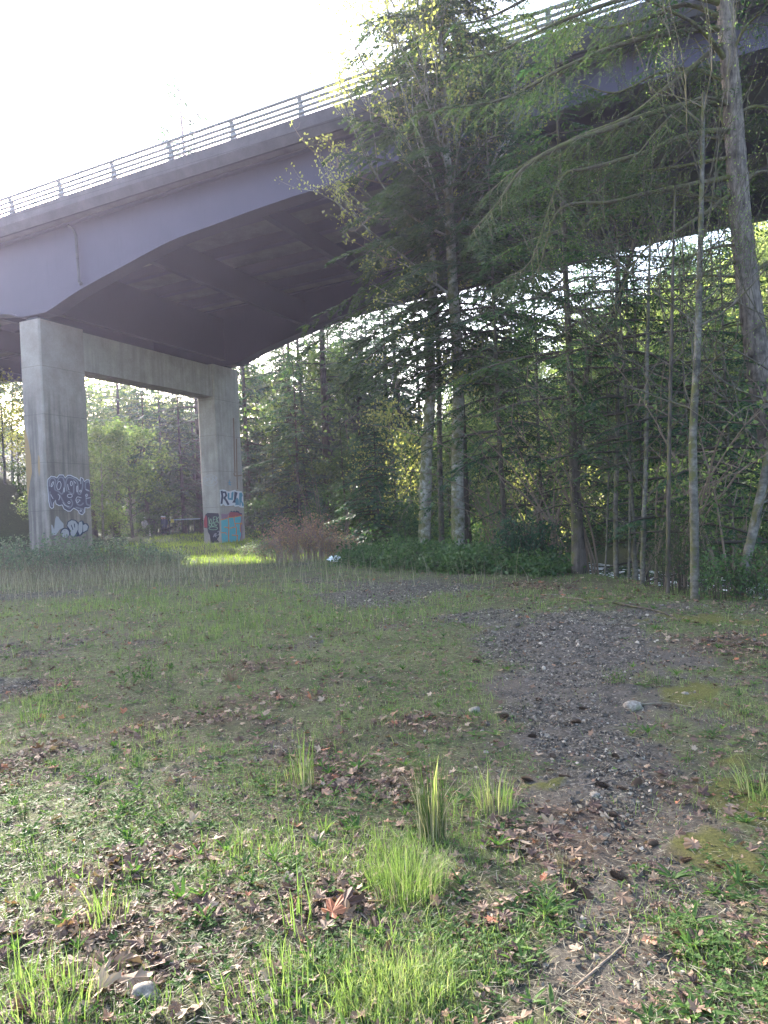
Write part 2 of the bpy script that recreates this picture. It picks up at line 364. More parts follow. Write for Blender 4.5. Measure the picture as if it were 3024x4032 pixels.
# ------------------------------------------------------------------ river
rb = MB(); tt = np.linspace(-60, 300, 240); ww = np.linspace(-7.5, 7.5, 40)
TT, WW = np.meshgrid(tt, ww, indexing='ij')
px_ = RC[0]+RD[0]*TT+RN[0]*WW; py_ = RC[1]+RD[1]*TT+RN[1]*WW
pz_ = -1.9+(fbm(px_*1.2, py_*1.2, 61)-.5)*.22
i = np.arange(239)[:, None]*40; j = np.arange(39)[None]
rb.add(np.stack([px_, py_, pz_], -1).reshape(-1, 3), np.stack([i+j, i+j+1, i+j+41, i+j+40], -1).reshape(-1, 4), smooth=True)
m, nt, b = mat('river_water', (.02, .03, .025), .08, .6)
n1 = noise(nt, 5, 6, .6); n2 = noise(nt, 1.4, 5, .7)
foam = ramp(nt, n2, [(.52, (0, 0, 0)), (.62, (1, 1, 1))])
nt.links.new(mix(nt, (.025, .035, .028), (.75, .78, .78), foam), b.inputs['Base Color'])
nt.links.new(ramp(nt, foam, [(0, (.08, .08, .08)), (1, (.7, .7, .7))]), b.inputs['Roughness']); bump(nt, b, n1, 1, .08)
setp(rb.build('river', m), kind='structure')

# ------------------------------------------------------------------ the bridge
TH = 1.1455; BE = np.array([sin(TH), -cos(TH), 0]); BN = np.array([cos(TH), sin(TH), 0]); BA = np.array([-16.858, 36.96, 0.]); GR = .0245
UPV = np.array([0, 0, 1.])
def B(s, t, z): return BA+BE*s+BN*t+UPV*z
bridge = root('bridge', BA, 'road bridge on tall concrete pillars with arched dark steel girders and metal railing', 'bridge')
S0, S1 = -60., 95.
ZS = [(-60, 15.0), (-40, 14.6), (-23, 13.9), (-10, 13.3), (-3, 12.78), (-1.3, 12.35), (.6, 12.35), (2.65, 13.02), (5.6, 13.72), (8.5, 14.35), (10.8, 14.58), (13.3, 14.82), (17.3, 15.08), (24, 15.45), (31, 15.8), (50, 15.9), (95, 15.9)]
_zr = smooth_path([(a, b, 0) for a, b in ZS if a >= .6], 80); _zl = smooth_path([(a, b, 0) for a, b in ZS if a <= -1.3], 60)
def zb(s): return float(np.interp(s, np.concatenate([_zl[:, 0], _zr[:, 0]]), np.concatenate([_zl[:, 1], _zr[:, 1]])))
ss = np.unique(np.concatenate([np.arange(S0, S1+.1, 2.5), np.arange(-12, 26, .5)]))
def extrude(mb, prof, mi=0):
    """prof(s) -> list of (t, z); closed section run along the bridge"""
    P = np.array([[B(s, t, z) for t, z in prof(s)] for s in ss]); k = P.shape[1]
    i = np.arange(len(ss)-1)[:, None]*k; j = np.arange(k)[None]; j2 = (j+1) % k
    mb.add(P.reshape(-1, 3), np.stack([i+j, i+j2, i+k+j2, i+k+j], -1).reshape(-1, 4), mi)
    n0 = mb.n-len(ss)*k
    mb.F.append((np.array([[n0+q for q in range(k)]]), mi, False)); mb.F.append((np.array([[n0+(len(ss)-1)*k+k-1-q for q in range(k)]]), mi, False))
HF = 16.44; TW = 17.7
q = MB(); extrude(q, lambda s: [(-.5, HF+GR*s+.02), (TW-.3, HF+GR*s+.02), (TW-.3, HF+GR*s+.32), (-.5, HF+GR*s+.32)])
M['deck_soffit'] = concrete('deck_soffit', (.11, .10, .10), (.17, .16, .155), 0)
deck = q.build('deck', M['deck_soffit'], bridge)
q = MB(); extrude(q, lambda s: [(-.62, HF+GR*s-.06), (-.5, HF+GR*s-.06), (-.35, HF+GR*s+.33), (-.35, HF+GR*s+.80), (-.82, HF+GR*s+.80), (-.82, HF+GR*s+.30)])
q.build('parapet', M['concrete_d'], deck)
q = MB(); extrude(q, lambda s: [(TW, HF+GR*s-.06), (TW-.1, HF+GR*s-.06), (TW-.3, HF+GR*s+.33), (TW-.3, HF+GR*s+.80), (TW+.17, HF+GR*s+.80), (TW+.17, HF+GR*s+.30)][::-1])
q.build('parapet', M['concrete_d'], deck)
for t0 in (.3, 16.25):
    q = MB(); tc = t0+.03
    extrude(q, lambda s: [(t0, zb(s)+.06), (t0+.06, zb(s)+.06), (t0+.06, HF+GR*s-.05), (t0, HF+GR*s-.05)])
    g = q.build('girder', M['steel'], bridge)
    q = MB(); extrude(q, lambda s: [(tc-.33 if t0 < 1 else tc-.45, zb(s)), (tc+.5, zb(s)), (tc+.5, zb(s)+.058), (tc-.33 if t0 < 1 else tc-.45, zb(s)+.058)])
    q.build('bottom_flange', M['steel'], g)
    q = MB(); extrude(q, lambda s: [(tc-.3, HF+GR*s-.048), (tc+.3, HF+GR*s-.048), (tc+.3, HF+GR*s+.018), (tc-.3, HF+GR*s+.018)])
    q.build('top_flange', M['steel'], g)
for t0 in (3.6, 6.8, 10.0, 13.2):
    q = MB(); extrude(q, lambda s: [(t0-.02, HF-.62+GR*s), (t0+.02, HF-.62+GR*s), (t0+.02, HF-.0+GR*s), (t0-.02, HF+GR*s)])
    extrude(q, lambda s: [(t0-.22, HF-.66+GR*s), (t0+.22, HF-.66+GR*s), (t0+.22, HF-.622+GR*s), (t0-.22, HF-.622+GR*s)])
    q.build('stringer', M['steel'], bridge)
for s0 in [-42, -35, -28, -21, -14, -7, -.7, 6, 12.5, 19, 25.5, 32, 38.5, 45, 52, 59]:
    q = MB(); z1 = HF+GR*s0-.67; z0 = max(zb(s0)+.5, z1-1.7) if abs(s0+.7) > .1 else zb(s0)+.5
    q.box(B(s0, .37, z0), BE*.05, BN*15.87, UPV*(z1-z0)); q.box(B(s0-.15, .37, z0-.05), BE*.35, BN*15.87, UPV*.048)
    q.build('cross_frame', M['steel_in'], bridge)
# drain pipe on the near web
q = MB(); dp = [(2.25, .02, HF-.1), (2.5, .1, HF-.3), (2.62, .14, HF-.65), (2.66, .14, 14.6), (2.70, .14, 13.55)]
q.tube([B(a, t, z) for a, t, z in dp], [.07]*5, 8); q.tube([B(2.70, .14, 13.55), B(2.85, .10, 13.38)], [.085, .085], 8)
q.build('drain_pipe', M['concrete_d'], bridge)
# railing
rail = root('guard_rail', B(0, -.79, 0), None, None); del_ = None
rail.parent = bridge; rail.location = (0, 0, 0); RW = bridge
HB = HF+.80
for t_, flip in ((-.62, 1), (TW-.05, -1)):
    for i in range(-12 if flip > 0 else -12, 28):
        s0 = -.77+3.3418*i
        z0 = HB+GR*s0
        q = MB()
        pr = [(-.10, 0), (.16, 0), (.13, .35), (.04, .62), (-.06, .84), (-.16, .93), (-.2, .86), (-.11, .7), (-.05, .5), (-.09, .2)]
        V = [B(s0-.085, t_+flip*a, z0+c_) for a, c_ in pr]+[B(s0+.085, t_+flip*a, z0+c_) for a, c_ in pr]; k = len(pr)
        q.V.append(np.array(V)); q.R.append(np.full(2*k, .5)); q.n = 2*k
        q.F = [(np.array([[(i_)%k, (i_+1)%k, (i_+1)%k+k, i_%k+k] for i_ in range(k)]), 0, False), (np.array([list(range(k))[::-1], [k+i_ for i_ in range(k)]]), 0, False)]
        q.box(B(s0-.13, t_-.17, z0+.003), BE*.26, BN*.34, UPV*.025)
        o = q.build('rail_post', M['rail'], bridge); o.parent = rail
    for a, hz, r in ((-.14, .87, .065), (-.06, .66, .062), (-.06, .44, .062), (-.10, .20, .062)):
        q = MB(); q.tube([B(s_, t_+flip*a, HB+GR*s_+hz) for s_ in (-40, 89)], [r, r], 8)
        o = q.build('rail_tube', M['rail'], bridge); o.parent = rail

# pillars: corners measured, 2.88 m across the bridge, 1.44 m along it
def chamfer_box(mb, s0, s1, t0, t1, z0, z1, c=.07):
    pr = [(s0+c, t0), (s1-c, t0), (s1, t0+c), (s1, t1-c), (s1-c, t1), (s0+c, t1), (s0, t1-c), (s0, t0+c)]
    V = [B(a, t, z0) for a, t in pr]+[B(a, t, z1) for a, t in pr]
    n0 = mb.n; mb.add(V, [(i, (i+1) % 8, (i+1) % 8+8, i+8) for i in range(8)])
    mb.F.append((np.array([[n0+7-i for i in range(8)], [n0+8+i for i in range(8)]]), 0, False))
q = MB(); chamfer_box(q, -1.44, 0, 0, 2.88, -1, 12.13); pilA = q.build('pillar', M['concrete'], bridge)
q = MB(); chamfer_box(q, -1.44, 0, 14.0, 16.87, -1, 12.13); pilB = q.build('pillar', M['concrete_b'], bridge)
q = MB(); chamfer_box(q, -1.40, -.12, 2.883, 13.997, 9.94, 12.02, .03); q.build('pier_beam', M['concrete_b'], bridge)
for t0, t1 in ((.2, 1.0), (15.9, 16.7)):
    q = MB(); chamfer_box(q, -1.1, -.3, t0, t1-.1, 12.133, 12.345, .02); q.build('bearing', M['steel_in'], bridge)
setp(pilA, 'pillar with dark rain streaks and a curly purple tag'); setp(pilB, 'pale pillar with rust streak, painted blue at the foot')

# ------------------------------------------------------------------ graffiti on the pillars
def paint(name, c, rough=.7):
    m, nt, b = mat(name, c, rough, .3); n1 = noise(nt, 8, 5, .7)
    nt.links.new(mix(nt, tuple(x*.82 for x in c), tuple(min(1, x*1.12) for x in c), n1), b.inputs['Base Color']); return m
PC = dict(white=(.62, .63, .66), navy=(.03, .04, .075), teal=(.09, .25, .34), turq=(.10, .46, .50), orange=(.62, .25, .07), red=(.35, .05, .06),
          black=(.018, .018, .03), green=(.25, .42, .28), halo=(.66, .64, .70), purple=(.11, .095, .13), grey=(.24, .225, .27), pink=(.30, .17, .22), pale=(.40, .39, .42), rust=(.22, .13, .08), ochre=(.35, .22, .10))
PM = {k: paint('paint_'+k, v) for k, v in PC.items()}
class Face:
    """a pillar face; pixels of an enlarged crop are carried onto the real plane of the face"""
    def __init__(s, P0, nrm, ox, oy, sc, par, lim): s.P0 = np.array(P0); s.n = np.array(nrm); s.o = (ox, oy, sc); s.par = par; s.lim = lim
    def pt(s, x, y, lay):
        d = ray(s.o[0]+x*s.o[2], s.o[1]+y*s.o[2], True); O = np.array([0, 0, CAMH]); P0 = s.P0+s.n*lay*.0035
        t = ((P0-O)@s.n)/(d@s.n); P = O+d*t; ax, lo, hi = s.lim
        u = (P-s.P0)@ax; P = P+ax*(np.clip(u, lo, hi)-u); P[2] = max(P[2], .03); return P
    def poly(s, name, pts, col, lay=1):
        q = MB(); q.add([s.pt(x, y, lay) for x, y in pts], np.arange(len(pts))[None]); return q.build(name, PM[col], bridge, None)
    def ribbon(s, q, pts, w, lay):
        P = np.asarray(pts, float); T = np.gradient(P, axis=0); T /= np.linalg.norm(T, axis=1)[:, None]+1e-9
        Nn = np.stack([-T[:, 1], T[:, 0]], 1)*w/2; L = P+Nn; R = P-Nn
        v = [s.pt(*p, lay) for p in L]+[s.pt(*p, lay) for p in R]; k = len(P)
        q.add(v, [(i, i+1, i+1+k, i+k) for i in range(k-1)])
    def strokes(s, name, lines, w, col, lay=2, curve=True):
        q = MB()
        for i, l in enumerate(lines):
            l = smooth_path([(a, b, 0) for a, b in l], len(l)*5)[:, :2] if curve and len(l) > 2 else l
            s.ribbon(q, l, w, lay+i*.07)
        return q.build(name, PM[col], bridge)
def ell(cx, cy, rx, ry, n=24, rot=0, a0=0, a1=2*PI):
    return [(cx+rx*cos(a)*cos(rot)-ry*sin(a)*sin(rot), cy+rx*cos(a)*sin(rot)+ry*sin(a)*cos(rot)) for a in np.linspace(a0, a1, n)]
def reparent(objs, par):
    for o in objs: o.parent = par
c1 = .2712
FB = Face(B(0, 14, 0), BE, 700, 1700, c1, pilB, (BN, .06, 2.81))
fb = [FB.poly('graffiti_outline', [(608,845),(655,838),(690,848),(715,862),(745,868),(800,850),(835,843),(850,862),(880,862),(925,862),(955,905),(950,960),(972,1050),(965,1104),(905,1098),(880,1082),(830,1090),(815,1068),(770,1076),(690,1078),(660,1050),(625,1085),(610,1020),(618,960)], 'white'),
 FB.strokes('graffiti_letter', [[(636,856),(648,940),(634,1048)],[(655,880),(692,878),(704,925),(672,968)],[(672,955),(705,1000),(738,1062)]], 30, 'navy', 2, False),
 FB.poly('graffiti_letter', [(724,882),(752,892),(748,962),(775,962),(778,885),(806,866),(812,880),(800,992),(735,987),(722,960)], 'teal', 2),
 FB.poly('graffiti_letter', [(822,866),(870,885),(852,945),(850,985),(838,1030),(790,1030),(815,985)], 'navy', 2),
 FB.poly('graffiti_letter', [(838,985),(868,955),(884,985),(893,1062),(835,1064)], 'teal', 3),
 FB.poly('graffiti_letter', [(892,890),(925,880),(945,920),(930,955),(930,1000),(962,1050),(955,1085),(935,1080),(918,1015),(912,1075),(897,1080),(890,980)], 'teal', 2),
 FB.poly('graffiti_patch', [(628,1190),(720,1198),(760,1160),(930,1180),(935,1500),(915,1640),(640,1275)], 'pink', 1),
 FB.poly('graffiti_patch', [(735,1245),(750,1185),(775,1160),(800,1168),(815,1150),(850,1170),(880,1160),(890,1185),(930,1200),(935,1222),(830,1240)], 'red', 2),
 FB.poly('graffiti_shadow', [(760,1162),(775,1145),(800,1160),(815,1142),(840,1160),(850,1142),(885,1155),(900,1180),(935,1188),(930,1202),(890,1187),(870,1172),(800,1168)], 'navy', 3),
 FB.poly('graffiti_panel', [(630,1278),(700,1262),(735,1248),(810,1244),(915,1228),(912,1400),(918,1500),(900,1642),(645,1642),(634,1500)], 'turq', 3),
 FB.strokes('graffiti_letter', [[(628,1280),(700,1264),(735,1246),(740,1215)],[(735,1246),(825,1240),(850,1210),(825,1240),(932,1216)],[(730,1255),(740,1330),(742,1400),(738,1520),(745,1642)],[(675,1385),(742,1394)],[(740,1394),(745,1425)],[(630,1464),(700,1468),(706,1494)],[(756,1402),(835,1380),(852,1392),(850,1492)],[(786,1500),(872,1508)],[(862,1500),(864,1642)],[(815,1250),(820,1290),(826,1330),(934,1332)],[(826,1330),(840,1368)],[(908,1332),(905,1400),(914,1460)]], 13, 'orange', 4, False),
 FB.poly('graffiti_letter', [(850,1498),(880,1500),(866,1535)], 'orange', 6), FB.poly('graffiti_letter', [(720,1385),(752,1388),(740,1425)], 'orange', 6), FB.poly('graffiti_letter', [(905,1318),(936,1320),(932,1350),(905,1345)], 'orange', 6),
 FB.strokes('graffiti_mark', [[(730,742),(775,735)],[(735,770),(772,762)],[(740,735),(770,780)],[(752,700),(750,735)]], 9, 'teal', 2, False),
 FB.strokes('rust_streak', [[(808,-200),(815,0),(822,300),(830,600)],[(850,100),(856,500),(868,835)],[(815,600),(835,640),(930,632)]], 16, 'rust', .6)]
reparent(fb, pilB)
FL = Face(B(0, 14, 0), -BN, 700, 1700, c1, pilB, (-BE, .06, 1.38))
fl = [FL.poly('graffiti_panel', [(400,1205),(430,1178),(590,1184),(625,1215),(628,1420),(600,1520),(570,1560),(600,1600),(480,1636),(465,1500),(440,1460),(430,1400),(385,1395),(378,1290)], 'black'),
 FL.poly('graffiti_patch', [(384,1260),(408,1205),(425,1250),(428,1398),(384,1384)], 'red', 2),
 FL.strokes('graffiti_letter', [[(448,1245),(455,1335)],[(455,1335),(478,1265),(500,1335)],[(515,1240),(522,1320),(560,1300)],[(515,1240),(548,1232)],[(518,1278),(545,1270)],[(562,1232),(570,1322)],[(560,1280),(596,1235)],[(565,1275),(598,1330)],ell(470,1350,18,24,12),ell(512,1350,18,26,12),[(538,1330),(552,1368),(572,1345)],ell(515,1402,62,22,20)], 8, 'green', 3),
 FL.strokes('graffiti_mark', [[(515,1532),(535,1485),(560,1478),(540,1505),(575,1500)],[(575,1455),(600,1445),(598,1490),(580,1500)],[(530,1510),(560,1530)]], 7, 'pale', 3),
 FL.strokes('graffiti_tag', [ell(475,705,103,80,32), [(385,655),(398,722),(428,690),(392,660)], [(432,722),(430,680),(462,672)],[(432,700),(455,695)],[(470,660),(462,700),(490,705),(480,735)],[(478,660),(520,650)],[(498,655),(505,735)],[(515,720),(515,670),(545,715),(545,660)],[(440,735),(470,755),(500,730),(488,760)],[(552,665),(560,690),(575,660)],[(560,690),(556,728)]], 5, 'pale', 1)]
reparent(fl, pilB)
FA = Face(B(0, 0, 0), BE, 100, 1800, .2411, pilA, (BN, .06, 2.81))
sil = [(352,430),(362,358),(420,305),(480,315),(510,335),(550,285),(620,285),(652,335),(690,290),(740,290),(805,322),(850,342),(882,385),(900,322),(945,345),(965,395),(1000,362),(1050,372),(1080,480),(1080,650),(1078,805),(1030,835),(978,828),(975,900),(930,948),(878,925),(858,880),(790,838),(740,888),(690,888),(625,848),(598,785),(550,798),(495,768),(485,705),(470,745),(465,825),(430,848),(395,815),(375,720),(366,600)]
cx, cy = 715, 590
def shrink(p, k): 
    P = np.array(p, float); T = np.roll(P, -1, 0)-np.roll(P, 1, 0); Nn = np.stack([-T[:, 1], T[:, 0]], 1); Nn /= np.linalg.norm(Nn, axis=1)[:, None]
    return [tuple(x) for x in P+Nn*k]
swirl = [(880+ (70-10.5*a)*cos(a*1.0+.3), 720+(80-12*a)*sin(a*1.0+.3)) for a in np.linspace(0, 6.0, 40)]
fa = [FA.poly('graffiti_outline', sil, 'halo', 1), FA.poly('graffiti_letter', shrink(sil, 13), 'purple', 2),
 FA.strokes('graffiti_letter', [[(390,480),(400,370),(450,340),(490,390),(480,520),(540,560)],[(520,400),(560,330),(620,350),(640,470),(600,600),(540,560)],[(680,560),(660,430),(690,340),(760,340),(830,380),(860,460),(860,600)],[(700,560),(780,600),(790,480),(790,410)],[(930,380),(935,470),(900,600),(860,600)],[(1040,400),(985,420),(985,520),(1050,560)],[(400,560),(400,680),(440,800)],[(560,620),(640,760),(720,830),(770,760),(740,680)],[(990,620),(1000,760),(1060,790)],[(820,820),(900,840),(950,860),(935,920)],swirl], 24, 'grey', 3),
 FA.strokes('graffiti_highlight', [ell(440,442,12,44,14,.4), ell(548,465,34,68,20,.15), [(690,440),(700,500),(715,540)], ell(750,430,16,38,14), [(785,385),(825,430)], ell(845,520,10,50,12), [(415,610),(440,660),(455,680)], [(530,600),(560,640),(545,705)], ell(632,535,8,35,10), ell(712,742,18,18,12), ell(725,632,40,28,16), [(610,735),(650,790),(720,805)], ell(900,555,14,16,10), ell(1000,622,16,18,12), [(985,530),(1040,545)], [(990,675),(1070,660)], [(915,665),(850,650),(825,700),(850,745),(890,700)], ell(903,875,14,12,10), [(900,340),(905,440)]], 9, 'halo', 5),
 FA.poly('graffiti_letter', [(486,1010),(505,965),(540,975),(570,1030),(622,1085),(625,1150),(560,1185),(500,1270),(430,1280),(422,1100),(440,1110),(470,1180)], 'pale', 1),
 FA.poly('graffiti_outline', ell(650,1240,78,86), 'navy', 1), FA.poly('graffiti_letter', ell(650,1245,64,74), 'pale', 2),
 FA.poly('graffiti_outline', [(670,1120),(690,1050),(750,1015),(820,1025),(865,1070),(900,1035),(945,1040),(960,1080),(1010,1080),(1040,1130),(1020,1200),(950,1240),(900,1290),(740,1310),(715,1230)], 'navy', 1.5),
 FA.poly('graffiti_letter', [(684,1120),(702,1062),(755,1030),(812,1040),(855,1095),(858,1180),(830,1240),(790,1300),(745,1290),(728,1180)], 'pale', 3),
 FA.poly('graffiti_letter', [(864,1120),(880,1060),(925,1050),(935,1110),(930,1220),(890,1270),(864,1220)], 'pale', 3), FA.poly('graffiti_letter', [(940,1110),(985,1090),(1024,1130),(1010,1190),(945,1225)], 'pale', 3),
 FA.strokes('graffiti_mark', [[(748,1105),(770,1170),(778,1190)],[(800,1085),(806,1150)]], 14, 'navy', 4)]
reparent(fa, pilA)
FC = Face(B(0, 0, 0), -BN, 0, 0, 1.0, pilA, (-BE, .06, 1.38))
fc = [FC.poly('ochre_stain', [(90,1660),(100,1690),(112,1740),(122,1800),(126,1860),(118,1900),(108,1980),(104,1900),(96,1800)], 'ochre', 1), FC.poly('ochre_stain', [(150,1790),(156,1800),(158,1850),(154,1880),(149,1840)], 'ochre', 1)]
reparent(fc, pilA)
#PART2
# ------------------------------------------------------------------ trees
def hz(x, y): return float(hgt(np.array([x]), np.array([y]))[0])
def ground_at(x, y, Z):
    p = at(x, y, Z); return np.array([p[0], Z, hz(p[0], Z)])

def sprays(mb, P0, D, Ln, step, L, W, side=.85, droop=.25, mi=1, rnd=None, rows=2):
    """needle twigs: rows of kite faces on both sides of each twig segment (P0, D, Ln are arrays)"""
    cnt = np.maximum((Ln/step).astype(int), 1); idx = np.repeat(np.arange(len(P0)), cnt)
    k = np.concatenate([np.arange(c) for c in cnt]); t = (k+.5)/cnt[idx]
    d = D[idx]; P = P0[idx]+d*(Ln[idx]*t)[:, None]-UPV*(droop*Ln[idx]*t*t)[:, None]
    sd = unit(np.cross(d, UPV)); br = rng.random(len(P0))[idx]
    for r in range(rows):
        sg = 1 if r % 2 == 0 else -1
        dd = unit(d*(1-.15*rng.random((len(P), 1)))+sd*sg*side*(.7+.6*rng.random((len(P), 1)))-UPV*(.12+droop*.5+.3*rng.random((len(P), 1))))
        rr = np.clip(.6*br+.4*rng.random(len(P)), 0, 1) if rnd is None else np.clip(rnd+.3*(rng.random(len(P))-.5), 0, 1)
        s_ = (1.1-.5*t)*(.7+.6*rng.random(len(P)))
        leaves(mb, P, dd, L*s_, W*(.8+.4*rng.random(len(P))), mi, rr, KITE, .65)

def conifer_parts(H, R, cb, nl, tr, twig_sp=.28, twig=.75, L=.16, W=.06, up=.25, droop=.45, step=.09, gap=.15, lean=(0, 0), dead=6, seed=None, limb=.035):
    """trunk and crown of one conifer, at the origin"""
    t = MB(); n = 12; zz = np.linspace(-.4, H, n)
    wob = np.cumsum(rng.normal(size=(n, 2))*.02*H/15, 0)
    P = np.stack([wob[:, 0]+lean[0]*zz/H, wob[:, 1]+lean[1]*zz/H, zz], 1); P[0, :2] = P[1, :2]
    rad = tr*(1-.93*np.clip(zz/H, 0, 1)**.9); rad[0] *= 1.5; rad[1] *= 1.1
    t.tube(P, rad, 10, wob=.05)
    c = MB()
    def tp(z): return np.array([np.interp(z, zz, P[:, 0]), np.interp(z, zz, P[:, 1]), z])
    T0, TD, TL = [], [], []; az = rng.random()*6.28
    for i in range(nl):
        u = (i+rng.random())/nl; z = cb+(H*.985-cb)*u; az += 2.4+rng.normal()*.35
        Ln = R*(1-u)**.75*(.65+.5*rng.random())*(0.75+.35*min(1, u*6))+.15
        if rng.random() < gap: Ln *= .45
        s = np.linspace(0, 1, 7); dirh = np.array([cos(az), sin(az), 0]); zz_ = Ln*(up*rng.uniform(.2, 2.)*(1-.3*u)*s-droop*rng.uniform(.5, 1.5)*(1-u*.75)*s**2)
        kink = rng.normal()*.22
        sidev = np.array([-dirh[1], dirh[0], 0])
        Q = tp(z)+dirh*(Ln*s)[:, None]+UPV*zz_[:, None]+sidev*(kink*Ln*s*s)[:, None]
        c.tube(Q, np.maximum(limb*(Ln/R+.2)*(1-.85*s), .006), 4, 0, cap=False)
        st = np.arange(.18*Ln, Ln, twig_sp); 
        for q_ in st:
            f = q_/Ln; p = np.array([np.interp(f, s, Q[:, k]) for k in range(3)])
            for sg in (-1, 1):
                if rng.random() < .12: continue
                dd = dirh*(.75+.2*rng.random())+sidev*sg*(.55+.4*rng.random())-UPV*(.12+.25*rng.random())
                T0.append(p); TD.append(dd/np.linalg.norm(dd)); TL.append(twig*min(1, R/3)*(1-.55*f)*(.6+.6*rng.random())*min(1, .4+q_))
        T0.append(Q[-2]); TD.append(unit(Q[-1]-Q[-2])); TL.append(.25*twig+.1)
    for i in range(dead):
        z = cb*(.35+.65*rng.random()); a = rng.random()*6.28; Ln = R*.5*(.3+.6*rng.random()); s = np.linspace(0, 1, 5)
        Q = tp(z)+np.array([cos(a), sin(a), 0])*(Ln*s)[:, None]+UPV*(Ln*(.1*s-.35*s*s))[:, None]
        c.tube(Q, .016*(1-.8*s)+.003, 4, 0, cap=False)
    sprays(c, np.array(T0), np.array(TD), np.array(TL), step, L, W)
    return t, c
def conifer(name, loc, label, group=None, mats=('bark_dark', 'needle'), **kw):
    r = root(name, loc, label, 'tree', group)
    t, c = conifer_parts(**kw)
    t.build('trunk', M[mats[0]], r, (0, 0, 0)); c.build('crown', [M['twig_dark'], M[mats[1]]], r, (0, 0, 0)); return r

def branchy(mb, P, D, Ln, r, depth, tips, spread=.6, upb=.25, kids=3, crook=.18, n=5):
    """recursive limb; end points are collected in tips"""
    s = np.linspace(0, 1, n); pts = [P]; d = D
    for k in range(1, n):
        d = unit(d+rng.normal(size=3)*crook+UPV*upb*.15); pts.append(pts[-1]+d*Ln/(n-1))
    pts = np.array(pts); mb.tube(pts, np.maximum(r*(1-.6*s), .004), 6 if r > .04 else 4, 0, cap=False)
    if depth == 0: tips.extend(pts[2:]); return
    for k in range(kids):
        f = rng.uniform(.35, 1); i = min(int(f*(n-1)), n-2); p = pts[i]+(pts[i+1]-pts[i])*(f*(n-1)-i)
        dd = unit(d*(1-spread*.5)+rdir(1)[0]*spread+UPV*upb)
        branchy(mb, p, dd, Ln*rng.uniform(.5, .8), r*.5, depth-1, tips, spread, upb, kids, crook, n)
    branchy(mb, pts[-1], d, Ln*.6, r*.4, depth-1, tips, spread, upb, kids, crook, n)
def leafcloud(mb, tips, per, rad, L, W, mi=1, tmpl=KITE, hang=.3):
    T = np.repeat(np.array(tips), per, 0); base = np.repeat(rng.random(len(tips)), per)
    T = T+rng.normal(size=T.shape)*rad; D = unit(rdir(len(T))-UPV*hang)
    leaves(mb, T, D, L*(.6+.7*rng.random(len(T))), W*(.6+.7*rng.random(len(T))), mi, np.clip(.55*base+.45*rng.random(len(T)), 0, 1), tmpl, .3)
def broadleaf_parts(H, R, tr, cb=.3, limbs=14, per=14, L=.22, W=.16, rad=.45, depth=2, up=.35, lean=(0, 0)):
    t = MB(); n = 9; zz = np.linspace(-.3, H*.92, n); wob = np.cumsum(rng.normal(size=(n, 2))*.03*H/10, 0)
    P = np.stack([wob[:, 0]+lean[0]*zz/H, wob[:, 1]+lean[1]*zz/H, zz], 1)
    t.tube(P, tr*(1-.85*np.linspace(0, 1, n)), 8, wob=.05)
    c = MB(); tips = []
    for i in range(limbs):
        u = (i+rng.random())/limbs; z = H*(cb+(0.9-cb)*u); a = i*2.4+rng.random()
        p = np.array([np.interp(z, zz, P[:, 0]), np.interp(z, zz, P[:, 1]), z])
        prof = sqrt(max(.08, 1-(2*u-.75)**2/1.6))
        branchy(c, p, unit(np.array([cos(a), sin(a), up+.5*u])), R*.62*prof, tr*.32*(1-.6*u), depth, tips, .55, .2, 3, .2, 4)
    leafcloud(c, tips, per, rad, L, W)
    return t, c
def broadleaf(name, loc, label, group=None, mats=('bark_thin', 'leaf'), cat='tree', twig='twig_dark', **kw):
    r = root(name, loc, label, cat, group); t, c = broadleaf_parts(**kw)
    t.build('trunk', M[mats[0]], r, (0, 0, 0)); c.build('crown', [M[twig], M[mats[1]]], r, (0, 0, 0)); return r
def place(src, loc, rz, sc, label, group):
    o = copy_tree(src); o.location = tuple(float(c) for c in loc); o.rotation_euler = (rng.normal()*.02, rng.normal()*.02, rz)
    o.scale = (sc[0], sc[0], sc[1]); o['label'] = label; o['group'] = group; return o

# --- the two mossy alders left of centre
def trunk_tree(name, label, pts, rads, limbs, leafmat='leaf', twigmat='bark_alder', leafper=10, group=None):
    """a broadleaf tree whose trunk follows measured points [(px, py, Z)]"""
    P = [at(x, y, Z) for x, y, Z in pts]; base = P[0].copy(); base[2] = hz(base[0], base[1]); P[0] = base-UPV*.3
    r = root(name, base, label, 'tree', group); sp = smooth_path(P, 36)
    rad = np.interp(np.linspace(0, 1, len(sp)), np.linspace(0, 1, len(rads)), rads); rad[0] *= 1.35
    t = MB(); t.tube(sp, rad, 12, wob=.04); t.build('trunk', M['bark_alder'] if twigmat == 'bark_alder' else M[twigmat], r)
    c = MB(); tips = []
    for (f, az, el, Ln, dep) in limbs:
        i = min(int(f*(len(sp)-1)), len(sp)-1); d = np.array([cos(az)*cos(el), sin(az)*cos(el), sin(el)])
        branchy(c, sp[i], d, Ln, max(rad[i]*.35, .012), dep, tips, .42, .25, 3, .12, 6)
    if leafper: leafcloud(c, tips, leafper+1, .10, .034, .028, 1, LEAF, .2) if base[1] < 18 else leafcloud(c, tips, leafper, .10, .10, .09, 1, LEAF, .2)
    c.build('crown', [M[twigmat], M[leafmat]], r); return r
def rl(n, f0, f1, el0, el1, L0, L1, dep):
    return [(rng.uniform(f0, f1), rng.uniform(0, 6.28), rng.uniform(el0, el1), rng.uniform(L0, L1), dep) for _ in range(n)]
